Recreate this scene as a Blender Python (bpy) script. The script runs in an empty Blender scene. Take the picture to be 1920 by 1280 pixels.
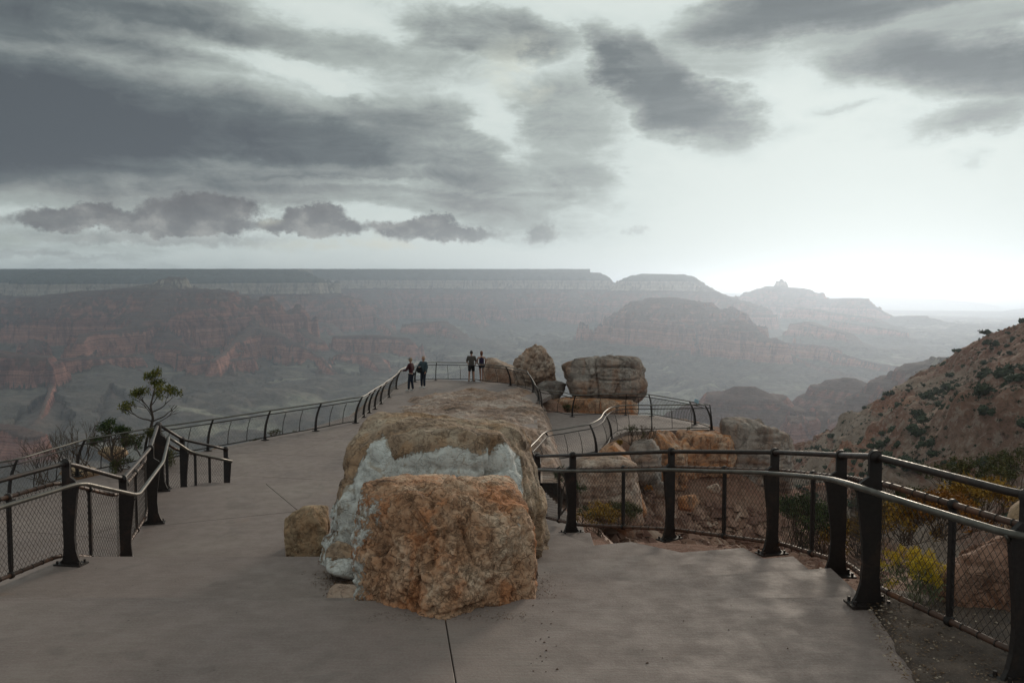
import bpy, bmesh, math, random
import numpy as np
from mathutils import Vector, Matrix

random.seed(7)
C = bpy.context.scene.collection
SC = bpy.context.scene

# ------------------------------------------------------------------ camera
F_PX = 1600.0
PITCH = math.atan(100 / F_PX)
cam_data = bpy.data.cameras.new('camera')
cam_data.sensor_width = 36.0
cam_data.lens = F_PX / 1920 * 36
cam_data.clip_start = 0.05
cam_data.clip_end = 200000
cam = bpy.data.objects.new('camera', cam_data)
cam.rotation_euler = (math.pi / 2 - PITCH, 0, 0)
C.objects.link(cam)
SC.camera = cam
SC.view_settings.view_transform = 'Standard'
SC.view_settings.look = 'None'
SC.view_settings.exposure = 0.22
SC.view_settings.gamma = 1.0
SC.view_settings.use_curve_mapping = False
SC.cycles.use_denoising = True
SC.cycles.max_bounces = 6
SC.cycles.diffuse_bounces = 3
SC.cycles.glossy_bounces = 2
SC.cycles.transmission_bounces = 2
SC.cycles.volume_bounces = 1
SC.cycles.transparent_max_bounces = 8

def K(py):                                   # height per metre of forward distance on that picture row
    v = (640 - py) / F_PX
    return (v * math.cos(PITCH) - math.sin(PITCH)) / (math.cos(PITCH) + v * math.sin(PITCH))

def W(px, py, Y=None, z=None):               # a picture point placed at forward distance Y, or at height z
    v = (640 - py) / F_PX
    u = (px - 960) / F_PX
    dy = math.cos(PITCH) + v * math.sin(PITCH)
    dz = v * math.cos(PITCH) - math.sin(PITCH)
    s = Y / dy if Y is not None else z / dz
    return Vector((u * s, dy * s, dz * s))

# ------------------------------------------------------------------ light
SUN_AZ = math.radians(23.5)                  # right of the view axis
SUN_EL = math.radians(10.5)
sun_dir = Vector((math.sin(SUN_AZ) * math.cos(SUN_EL), math.cos(SUN_AZ) * math.cos(SUN_EL), math.sin(SUN_EL)))
sun_data = bpy.data.lights.new('sun', 'SUN')
sun_data.energy = 1.5
sun_data.angle = math.radians(10)
sun_data.color = (1.0, 0.86, 0.70)
sun = bpy.data.objects.new('sun', sun_data)
sun.rotation_euler = (-sun_dir).to_track_quat('-Z', 'Y').to_euler()
C.objects.link(sun)

# ------------------------------------------------------------------ node helpers
class NT:
    def __init__(self, tree):
        self.t = tree
        self.n = tree.nodes
        self.l = tree.links
    def add(self, kind, **kw):
        nd = self.n.new(kind)
        for k, v in kw.items():
            setattr(nd, k, v)
        return nd
    def put(self, sock, v):
        if v is None:
            return
        if isinstance(v, bpy.types.NodeSocket):
            self.l.new(v, sock)
        elif isinstance(v, (tuple, list)) and len(v) == 3 and sock.type == 'RGBA':
            sock.default_value = (*v, 1)
        else:
            sock.default_value = v
    def math(self, op, a, b=None, c=None, clamp=False):
        nd = self.add('ShaderNodeMath', operation=op, use_clamp=clamp)
        self.put(nd.inputs[0], a); self.put(nd.inputs[1], b); self.put(nd.inputs[2], c)
        return nd.outputs[0]
    def vmath(self, op, a, b=None, scale=None):
        nd = self.add('ShaderNodeVectorMath', operation=op)
        self.put(nd.inputs[0], a)
        if b is not None: self.put(nd.inputs[1], b)
        if scale is not None: self.put(nd.inputs[3], scale)
        return nd.outputs['Value'] if op in ('LENGTH', 'DOT_PRODUCT', 'DISTANCE') else nd.outputs[0]
    def noise(self, vec, scale, detail=4, rough=0.55, dist=0.0, dim='3D', w=None, lac=2.0):
        nd = self.add('ShaderNodeTexNoise', noise_dimensions=dim)
        if vec is not None and dim != '1D': self.put(nd.inputs['Vector'], vec)
        if w is not None: self.put(nd.inputs['W'], w)
        self.put(nd.inputs['Scale'], scale); self.put(nd.inputs['Detail'], detail)
        self.put(nd.inputs['Roughness'], rough); self.put(nd.inputs['Distortion'], dist)
        self.put(nd.inputs['Lacunarity'], lac)
        return nd
    def voro(self, vec, scale, feature='F1', rand=1.0):
        nd = self.add('ShaderNodeTexVoronoi', feature=feature)
        self.put(nd.inputs['Vector'], vec); self.put(nd.inputs['Scale'], scale); self.put(nd.inputs['Randomness'], rand)
        return nd
    def ramp(self, fac, stops, interp='LINEAR'):
        nd = self.add('ShaderNodeValToRGB')
        cr = nd.color_ramp
        cr.interpolation = interp
        while len(cr.elements) < len(stops): cr.elements.new(0.5)
        for e, (p, c) in zip(cr.elements, sorted(stops, key=lambda s: s[0])):
            e.position = p
            e.color = (c, c, c, 1) if isinstance(c, (int, float)) else (*c, 1)
        self.put(nd.inputs[0], fac)
        return nd.outputs[0]
    def mix(self, fac, a, b, mode='MIX'):
        nd = self.add('ShaderNodeMix', data_type='RGBA', blend_type=mode, clamp_factor=True)
        self.put(nd.inputs[0], fac); self.put(nd.inputs[6], a); self.put(nd.inputs[7], b)
        return nd.outputs[2]
    def step(self, v, lo, hi, a=0.0, b=1.0, smooth=True):
        nd = self.add('ShaderNodeMapRange', interpolation_type='SMOOTHSTEP' if smooth else 'LINEAR')
        self.put(nd.inputs[0], v); self.put(nd.inputs[1], lo); self.put(nd.inputs[2], hi)
        self.put(nd.inputs[3], a); self.put(nd.inputs[4], b)
        return nd.outputs[0]
    def mapping(self, vec, loc=(0, 0, 0), rot=(0, 0, 0), scale=(1, 1, 1), kind='POINT'):
        nd = self.add('ShaderNodeMapping', vector_type=kind)
        self.put(nd.inputs[0], vec)
        nd.inputs[1].default_value = loc; nd.inputs[2].default_value = rot; nd.inputs[3].default_value = scale
        return nd.outputs[0]
    def sep(self, vec):
        nd = self.add('ShaderNodeSeparateXYZ'); self.put(nd.inputs[0], vec); return nd.outputs
    def comb(self, x, y, z):
        nd = self.add('ShaderNodeCombineXYZ')
        self.put(nd.inputs[0], x); self.put(nd.inputs[1], y); self.put(nd.inputs[2], z)
        return nd.outputs[0]

# ------------------------------------------------------------------ sky
world = bpy.data.worlds.new('World')
SC.world = world
world.use_nodes = True
world.node_tree.nodes.clear()
w = NT(world.node_tree)
tc = w.add('ShaderNodeTexCoord')
dirv = tc.outputs['Generated']
dx, dy_, dz = w.sep(dirv)
az = w.math('MULTIPLY', w.math('ARCTAN2', dx, dy_), 180 / math.pi)
el = w.math('MULTIPLY', w.math('ARCSINE', dz), 180 / math.pi)
ang = w.comb(az, el, 0.0)

def AE(px, py):                              # picture point -> azimuth and elevation in degrees
    p = W(px, py, Y=1.0)
    return (math.degrees(math.atan2(p.x, p.y)), math.degrees(math.atan2(p.z, math.hypot(p.x, p.y))))

# coarse and fine billow distortion of the sky coordinates
cloudp = w.comb(w.math('MULTIPLY', az, 0.45), w.math('MULTIPLY', el, 1.0), 3.1)
n1 = w.noise(cloudp, 0.13, 6, 0.6)
n2 = w.noise(cloudp, 0.45, 8, 0.66)
dis1 = w.vmath('SCALE', w.vmath('SUBTRACT', n1.outputs['Color'], (0.5, 0.5, 0.5)), scale=9.0)
dis2 = w.vmath('SCALE', w.vmath('SUBTRACT', n2.outputs['Color'], (0.5, 0.5, 0.5)), scale=3.2)
angd = w.vmath('ADD', w.vmath('ADD', ang, w.vmath('MULTIPLY', dis1, (1.6, 0.45, 0))), w.vmath('MULTIPLY', dis2, (1.5, 0.6, 0)))

def blob(vec, px, py, rx, ry, rot=0.0, inner=0.35, outer=1.1, amt=1.0):
    a, e = AE(px, py)
    m = w.mapping(vec, (a, e, 0), (0, 0, math.radians(rot)), (rx / 27.0, ry / 27.0, 1), 'TEXTURE')
    m = w.vmath('MULTIPLY', m, (1, 1, 0))
    return w.step(w.vmath('LENGTH', m), inner, outer, amt, 0.0)

def accumulate(vals, op='MAXIMUM'):
    r = vals[0]
    for v in vals[1:]:
        r = w.math(op, r, v)
    return r

# heavy bank on the left, its tail, and the banks over the top and right
dark = accumulate([
    blob(angd, -40, 215, 620, 130, -3, .30, 1.15, .98),
    blob(angd, 100, 290, 700, 80, 0, .30, 1.15, .60),
    blob(angd, 500, 265, 620, 105, -4, .25, 1.12, .82),
    blob(angd, 560, 345, 560, 60, 0, .25, 1.12, .48),
    blob(angd, 860, 300, 360, 135, -20, .25, 1.15, .66),
    blob(angd, 1050, 360, 230, 45, 0, .2, 1.2, .52),
    blob(angd, 880, 60, 240, 50, -4, .2, 1.15, .72),
    blob(angd, 1130, 105, 130, 60, -35, .15, 1.1, .88),
    blob(angd, 1290, 180, 210, 90, -32, .2, 1.1, .84), blob(angd, 1190, 130, 150, 75, -32, .3, 1.1, .80), blob(angd, 1120, 300, 170, 90, -35, .2, 1.2, .52),
    blob(angd, 1520, 28, 360, 66, 3, .2, 1.1, .92),
    blob(angd, 1850, 125, 360, 90, -10, .15, 1.1, .95),
    blob(angd, 1830, 225, 190, 40, 6, .1, 1.1, .66),
    blob(angd, 1600, 215, 60, 16, 0, .1, 1.1, .30),
    blob(angd, 1480, 250, 90, 20, 0, .1, 1.1, .22),
    blob(angd, 1800, 300, 50, 22, 0, .1, 1.1, .28),
    blob(angd, 160, 30, 460, 80, 0, .3, 1.2, .56),
    blob(angd, 700, 90, 420, 60, -4, .2, 1.2, .36),
    blob(angd, 1080, 240, 200, 150, -30, .2, 1.2, .50),
    blob(angd, 1660, 50, 420, 70, -4, .3, 1.2, .50),
    blob(angd, 1340, 90, 220, 60, -10, .2, 1.2, .42),
    blob(angd, 640, 380, 620, 24, 0, .1, 1.2, .42),
])
light = accumulate([
    blob(angd, 430, 95, 330, 24, -8, .1, 1.2, .30), blob(angd, 560, 135, 240, 14, -9, .1, 1.2, .30),
    blob(angd, 700, 40, 260, 40, -6, .1, 1.2, .22),
    blob(angd, 960, 230, 100, 40, -35, .1, 1.2, .22),
    blob(angd, 1880, 65, 110, 26, 8, .1, 1.2, .25),
    blob(angd, 300, 425, 420, 20, 0, .1, 1.2, .15),
    blob(angd, 560, 318, 460, 13, 0, .1, 1.2, .16),
    blob(angd, 760, 350, 420, 10, -2, .1, 1.2, .16),
])
# darker away from the sun, all round
sd = w.vmath('DOT_PRODUCT', dirv, tuple(sun_dir))
sang = w.math('MULTIPLY', w.math('ARCCOSINE', sd), 180 / math.pi)
away = w.step(sang, 20.0, 54.0, 0.0, 0.32, smooth=True)
near_sun = w.step(sang, 10.0, 26.0, 0.35, 1.0)
away2 = w.step(sang, 60.0, 120.0, 0.0, 0.02)
# long streaks on the cloud base, broken detail
streak = w.noise(w.comb(w.math('MULTIPLY', az, 0.05), w.math('MULTIPLY', el, 0.62), 0.0), 1.0, 5, 0.55, 0.6)
billow = w.noise(w.vmath('ADD', cloudp, (7, 3, 1)), 0.60, 9, 0.68, 0.5)
low = w.step(el, 0.0, 4.6, 1.0, 0.0)
lown = w.noise(w.comb(w.math('MULTIPLY', az, 0.35), w.math('MULTIPLY', el, 1.6), 6.0), 0.7, 7, .62, .3)
f = w.math('ADD', w.math('ADD', away, away2), w.math('MULTIPLY', dark, 0.86))
f = w.math('SUBTRACT', f, light)
st_amt = w.step(dark, 0.1, 0.6, 0.03, 0.26)
f = w.math('ADD', f, w.math('MULTIPLY', w.math('SUBTRACT', streak.outputs[0], 0.5), w.math('MULTIPLY', st_amt, 1.7)))
f = w.math('ADD', f, w.math('MULTIPLY', w.math('SUBTRACT', billow.outputs[0], 0.5), w.math('MULTIPLY', w.math('ADD', st_amt, 0.36), near_sun)))
f = w.math('SUBTRACT', f, w.math('MULTIPLY', low, 0.20))
f = w.math('ADD', f, w.math('MULTIPLY', w.math('MULTIPLY', low, near_sun), w.math('MULTIPLY', w.math('SUBTRACT', lown.outputs[0], .47), .85)))
f = w.math('MINIMUM', w.math('MAXIMUM', f, 0.0), 1.0)
skycol = w.ramp(f, [(0.0, (.585, .640, .610)), (0.16, (.540, .600, .575)), (0.34, (.350, .390, .370)), (0.55, (.222, .246, .242)),
                    (0.76, (.122, .142, .148)), (1.0, (.074, .085, .096))])
# warm-grey tone low in the bank
warm = w.step(el, 3.0, 9.0, 0.55, 0.0)
skycol = w.mix(w.math('MULTIPLY', warm, w.step(f, .3, .6)), skycol, w.mix(1.0, skycol, (1.12, 1.0, .98), 'MULTIPLY'))
# small cumulus row above the rim
nc = w.noise(w.comb(w.math('MULTIPLY', az, 0.8), el, 9.0), 0.55, 7, 0.6)
nc2 = w.noise(w.comb(w.math('MULTIPLY', az, 1.1), el, 4.0), 2.2, 6, 0.66)
angc = w.vmath('ADD', w.vmath('ADD', ang, w.vmath('MULTIPLY', w.vmath('SUBTRACT', nc2.outputs['Color'], (.5, .5, .5)), (1.3, .8, 0))), w.vmath('MULTIPLY', w.vmath('SUBTRACT', nc.outputs['Color'], (.5, .5, .5)), (3.4, 1.9, 0)))
cum = accumulate([
    blob(angc, 135, 410, 95, 22, 3, .70, 1.08), blob(angc, 175, 400, 42, 22, 0, .70, 1.08),
    blob(angc, 330, 420, 150, 24, 0, .72, 1.06), blob(angc, 390, 392, 92, 28, 0, .72, 1.06), blob(angc, 320, 400, 52, 24, 0, .7, 1.06),
    blob(angc, 580, 425, 120, 20, 0, .70, 1.06), blob(angc, 590, 405, 70, 22, 0, .70, 1.06),
    blob(angc, 780, 428, 110, 17, 0, .60, 1.10), blob(angc, 840, 440, 120, 15, 0, .55, 1.12), blob(angc, 815, 415, 40, 14, 0, .6, 1.1),
    blob(angc, 1012, 438, 32, 20, 0, .45, 1.15), blob(angc, 1192, 432, 22, 11, 0, .3, 1.3, .45),
    blob(angc, 300, 448, 220, 13, 0, .4, 1.2, .55), blob(angc, 30, 480, 200, 9, 0, .3, 1.2, .35), blob(angc, 30, 415, 40, 8, 0, .3, 1.2, .5),
])
inner = w.noise(w.comb(w.math('MULTIPLY', az, 0.7), el, 2.0), 0.8, 6, 0.55)
cumcol = w.ramp(w.math('ADD', inner.outputs[0], w.step(el, 2.6, 5.6, 0.12, -0.12)),
                [(0.30, (.108, .108, .112)), (0.52, (.155, .156, .156)), (0.72, (.300, .300, .285))])
cumcol = w.mix(w.step(az, -9.0, 8.0, 0.0, 0.55), cumcol, (.33, .37, .35))
skycol = w.mix(w.math('MULTIPLY', cum, 0.96), skycol, cumcol)
# clear air seen through the gaps
nish = w.add('ShaderNodeTexSky', sky_type='NISHITA')
nish.sun_disc = False
nish.sun_elevation = SUN_EL
nish.sun_rotation = SUN_AZ
nish.air_density = 1.2
nish.dust_density = 2.0
gapn = w.noise(w.comb(w.math('MULTIPLY', az, 0.5), el, 5.0), 0.5, 6, 0.6)
gap = accumulate([blob(angd, 950, 110, 120, 60, -30, .1, 1.1, .55), blob(angd, 20, 445, 90, 22, 10, .2, 1.1, .55), blob(angd, 480, 405, 50, 20, 0, .2, 1.1, .4),
                  blob(angd, 620, 462, 200, 14, 0, .2, 1.1, .35)])
gap = w.math('MULTIPLY', gap, w.step(gapn.outputs[0], .45, .60))
nsky = w.mix(1.0, nish.outputs[0], (.085, .085, .085), 'MULTIPLY')
skycol = w.mix(w.math('MULTIPLY', gap, 0.8), skycol, w.mix(0.5, nsky, (.30, .45, .47)))
# below the horizon: dim ground tone
skycol = w.mix(w.step(el, -3.0, -0.5, 1.0, 0.0), skycol, (.10, .10, .10))
bg = w.add('ShaderNodeBackground')
w.put(bg.inputs[0], w.mix(1.0, skycol, (10, 10, 10), 'MULTIPLY'))
bg.inputs[1].default_value = 0.1
wo = w.add('ShaderNodeOutputWorld')
w.l.new(bg.outputs[0], wo.inputs[0])
world.cycles.sampling_method = 'MANUAL'
world.cycles.sample_map_resolution = 512

# ------------------------------------------------------------------ object helpers
def tag(o, label=None, cat=None, group=None, kind=None):
    if label: o['label'] = label
    if cat: o['category'] = cat
    if group: o['group'] = group
    if kind: o['kind'] = kind
    return o

def link(name, me, parent=None, mat=None, loc=None):
    o = bpy.data.objects.new(name, me)
    C.objects.link(o)
    if mat is not None and me is not None and not me.materials: me.materials.append(mat)
    if parent is not None: o.parent = parent
    if loc is not None: o.location = loc
    return o

def empty(name, loc, rz=0.0):
    o = bpy.data.objects.new(name, None)
    o.empty_display_size = 0.2
    C.objects.link(o)
    o.location = loc
    o.rotation_euler = (0, 0, rz)
    return o

def np_mesh(name, v, faces, smooth=True):
    v = np.asarray(v, dtype=np.float32)
    faces = np.asarray(faces, dtype=np.int32)
    me = bpy.data.meshes.new(name)
    k = faces.shape[1]
    me.vertices.add(len(v)); me.vertices.foreach_set('co', v.ravel())
    me.loops.add(faces.size); me.loops.foreach_set('vertex_index', faces.ravel())
    me.polygons.add(len(faces))
    me.polygons.foreach_set('loop_start', np.arange(0, faces.size, k, dtype=np.int32))
    me.polygons.foreach_set('loop_total', np.full(len(faces), k, dtype=np.int32))
    me.polygons.foreach_set('use_smooth', np.full(len(faces), smooth))
    me.update(calc_edges=True)
    return me

def set_attr(me, name, vals):
    a = me.attributes.new(name, 'FLOAT', 'POINT')
    a.data.foreach_set('value', np.asarray(vals, dtype=np.float32).ravel())

def grid_faces(nr, nc):
    i = np.arange(nr - 1)[:, None] * nc + np.arange(nc - 1)[None, :]
    i = i.ravel()
    return np.stack([i, i + 1, i + nc + 1, i + nc], 1)

class MB:                                     # collects polygons, builds one mesh
    def __init__(self): self.v = []; self.f = []
    def poly(self, pts, faces):
        b = len(self.v)
        self.v += [tuple(p) for p in pts]
        self.f += [tuple(i + b for i in f) for f in faces]
    def box(self, c, s, rz=0.0):
        cx, cy, cz = c; sx, sy, sz = [q / 2 for q in s]
        ca, sa = math.cos(rz), math.sin(rz)
        pts = []
        for x, y, z in ((-1, -1, -1), (1, -1, -1), (1, 1, -1), (-1, 1, -1), (-1, -1, 1), (1, -1, 1), (1, 1, 1), (-1, 1, 1)):
            X, Y = x * sx, y * sy
            pts.append((cx + X * ca - Y * sa, cy + X * sa + Y * ca, cz + z * sz))
        self.poly(pts, [(0, 3, 2, 1), (4, 5, 6, 7), (0, 1, 5, 4), (1, 2, 6, 5), (2, 3, 7, 6), (3, 0, 4, 7)])
    def tube(self, pts, r, n=6, cap=True):
        pts = [Vector(p) for p in pts]
        rs = r if isinstance(r, (list, tuple)) else [r] * len(pts)
        b = len(self.v)
        up = Vector((0, 0, 1))
        last = None
        for i, p in enumerate(pts):
            d = (pts[min(i + 1, len(pts) - 1)] - pts[max(i - 1, 0)])
            if d.length < 1e-9: d = Vector((0, 0, 1))
            d.normalize()
            if last is None:
                a = d.cross(up) if abs(d.z) < 0.95 else d.cross(Vector((1, 0, 0)))
            else:
                a = last - d * last.dot(d)
                if a.length < 1e-6: a = d.cross(up)
            a.normalize(); last = a
            c = d.cross(a)
            for k in range(n):
                t = 2 * math.pi * k / n
                self.v.append(tuple(p + (a * math.cos(t) + c * math.sin(t)) * rs[i]))
        for i in range(len(pts) - 1):
            for k in range(n):
                self.f.append((b + i * n + k, b + i * n + (k + 1) % n, b + (i + 1) * n + (k + 1) % n, b + (i + 1) * n + k))
        if cap:
            self.f.append(tuple(b + k for k in range(n))[::-1])
            self.f.append(tuple(b + (len(pts) - 1) * n + k for k in range(n)))
    def mesh(self, name, smooth=False):
        me = bpy.data.meshes.new(name)
        me.from_pydata(self.v, [], self.f)
        if smooth: me.polygons.foreach_set('use_smooth', [True] * len(me.polygons))
        me.update()
        return me
    def build(self, name, mat, parent=None, smooth=False, loc=None):
        return link(name, self.mesh(name, smooth), parent, mat, loc)

# ------------------------------------------------------------------ numpy noise
_rng = np.random.RandomState(3)
_P = _rng.permutation(4096).astype(np.int64)
_G2 = np.stack([np.cos(np.linspace(0, 2 * np.pi, 4096, endpoint=False)), np.sin(np.linspace(0, 2 * np.pi, 4096, endpoint=False))], 1)
_G3 = _rng.normal(size=(4096, 3)); _G3 /= np.linalg.norm(_G3, axis=1)[:, None]

def pn2(x, y, seed=0):
    xi = np.floor(x).astype(np.int64); yi = np.floor(y).astype(np.int64)
    xf = x - xi; yf = y - yi
    u = xf * xf * xf * (xf * (xf * 6 - 15) + 10); v = yf * yf * yf * (yf * (yf * 6 - 15) + 10)
    def g(ix, iy, fx, fy):
        h = _P[(_P[(ix + seed * 131) & 4095] + iy) & 4095]
        return _G2[h, 0] * fx + _G2[h, 1] * fy
    a = g(xi, yi, xf, yf); b = g(xi + 1, yi, xf - 1, yf)
    c = g(xi, yi + 1, xf, yf - 1); d = g(xi + 1, yi + 1, xf - 1, yf - 1)
    return (a + u * (b - a)) * (1 - v) + (c + u * (d - c)) * v

def pn3(p, seed=0):
    i = np.floor(p).astype(np.int64); f = p - i
    u = f * f * f * (f * (f * 6 - 15) + 10)
    out = 0
    for a in (0, 1):
        wx = u[:, 0] if a else 1 - u[:, 0]
        for b in (0, 1):
            wy = u[:, 1] if b else 1 - u[:, 1]
            for c in (0, 1):
                wz = u[:, 2] if c else 1 - u[:, 2]
                h = _P[(_P[(_P[(i[:, 0] + a + seed * 57) & 4095] + i[:, 1] + b) & 4095] + i[:, 2] + c) & 4095]
                g = _G3[h]
                out = out + wx * wy * wz * (g[:, 0] * (f[:, 0] - a) + g[:, 1] * (f[:, 1] - b) + g[:, 2] * (f[:, 2] - c))
    return out

def fbm2(x, y, oct=5, seed=0, gain=0.5):
    r = 0; a = 1.0
    for k in range(oct):
        r = r + a * pn2(x, y, seed + k); x = x * 2.03; y = y * 2.03; a *= gain
    return r

def ridged2(x, y, oct=5, seed=0, gain=0.5):
    r = 0; a = 1.0
    for k in range(oct):
        r = r + a * (1 - 2.2 * np.abs(pn2(x, y, seed + k))); x = x * 2.03; y = y * 2.03; a *= gain
    return r

def fbm3(p, oct=4, seed=0, gain=0.5):
    r = 0; a = 1.0
    for k in range(oct):
        r = r + a * pn3(p, seed + k); p = p * 2.03; a *= gain
    return r

# ------------------------------------------------------------------ materials
def new_mat(name):
    m = bpy.data.materials.new(name)
    m.use_nodes = True
    m.node_tree.nodes.clear()
    t = NT(m.node_tree)
    b = t.add('ShaderNodeBsdfPrincipled')
    o = t.add('ShaderNodeOutputMaterial')
    t.l.new(b.outputs[0], o.inputs[0])
    return m, t, b

def bump(t, b, h, strength=0.5, dist=0.02, prev=None):
    nd = t.add('ShaderNodeBump')
    nd.inputs['Strength'].default_value = strength
    nd.inputs['Distance'].default_value = dist
    t.put(nd.inputs['Height'], h)
    if prev is not None: t.l.new(prev, nd.inputs['Normal'])
    if b is not None: t.l.new(nd.outputs[0], b.inputs['Normal'])
    return nd.outputs[0]

def simple_mat(name, col, rough=0.8, var=0.25, scale=8.0, metal=0.0, bumpd=0.0, spec=0.3):
    m, t, b = new_mat(name)
    g = t.add('ShaderNodeNewGeometry').outputs['Position']
    n = t.noise(g, scale, 5, 0.6)
    lo = tuple(c * (1 - var) for c in col); hi = tuple(c * (1 + var) for c in col)
    t.put(b.inputs['Base Color'], t.ramp(n.outputs[0], [(0.3, lo), (0.7, hi)]))
    b.inputs['Roughness'].default_value = rough
    b.inputs['Metallic'].default_value = metal
    b.inputs['Specular IOR Level'].default_value = spec
    if bumpd: bump(t, b, n.outputs[0], 0.6, bumpd)
    return m

M = {}
# concrete paving
def concrete_mat():
    m, t, b = new_mat('concrete')
    g = t.add('ShaderNodeNewGeometry').outputs['Position']
    n1 = t.noise(g, 0.45, 5, 0.6, 0.3); n2 = t.noise(g, 4.0, 6, 0.62); n3 = t.noise(g, 60.0, 4, 0.6)
    broom = t.noise(t.mapping(g, scale=(3.0, 26.0, 3.0), rot=(0, 0, 0.10)), 1.6, 4, 0.6)
    c = t.ramp(n1.outputs[0], [(.30, (.155, .108, .099)), (.50, (.206, .148, .133)), (.72, (.246, .188, .164))])
    c = t.mix(t.step(n2.outputs[0], .36, .68, .0, .35), c, (.135, .104, .094))
    c = t.mix(t.step(n3.outputs[0], .35, .7, .0, .30), c, (.29, .265, .24))
    c = t.mix(t.step(broom.outputs[0], .45, .7, 0, .22), c, (.28, .25, .22))
    st = t.noise(t.mapping(g, scale=(1, 1, 1)), 1.7, 3, 0.5, 1.2)
    c = t.mix(t.step(st.outputs[0], .62, .69, 0, .22), c, (.085, .068, .060))
    sp = t.voro(g, 9.0)
    c = t.mix(t.math('MULTIPLY', t.step(sp.outputs['Distance'], .05, .09, 1, 0), t.step(n2.outputs[0], .50, .62)), c, (.07, .055, .048))
    ru = t.noise(g, 0.9, 5, 0.65, .5)
    c = t.mix(t.step(ru.outputs[0], .62, .74, 0, .30), c, (.25, .15, .095))
    t.put(b.inputs['Base Color'], c)
    t.put(b.inputs['Roughness'], t.step(n2.outputs[0], .3, .7, .62, .86))
    b.inputs['Specular IOR Level'].default_value = 0.35
    fs = t.noise(g, 170.0, 3, .6)
    c = t.mix(t.step(fs.outputs[0], .56, .66, 0, .55), c, (.36, .33, .30))
    c = t.mix(t.step(fs.outputs[0], .42, .34, 0, .55), c, (.075, .060, .052))
    sc_ = t.noise(t.mapping(g, rot=(0, 0, .7), scale=(1.0, 14.0, 1.0)), 1.3, 5, .7, .3)
    c = t.mix(t.step(sc_.outputs[0], .62, .66, 0, .25), c, (.33, .30, .27))
    h = t.math('ADD', t.math('MULTIPLY', n2.outputs[0], 0.7), t.math('ADD', t.math('MULTIPLY', n3.outputs[0], 0.3), t.math('MULTIPLY', broom.outputs[0], .3)))
    bump(t, b, h, 0.55, 0.012)
    return m
M['concrete'] = concrete_mat()

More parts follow.
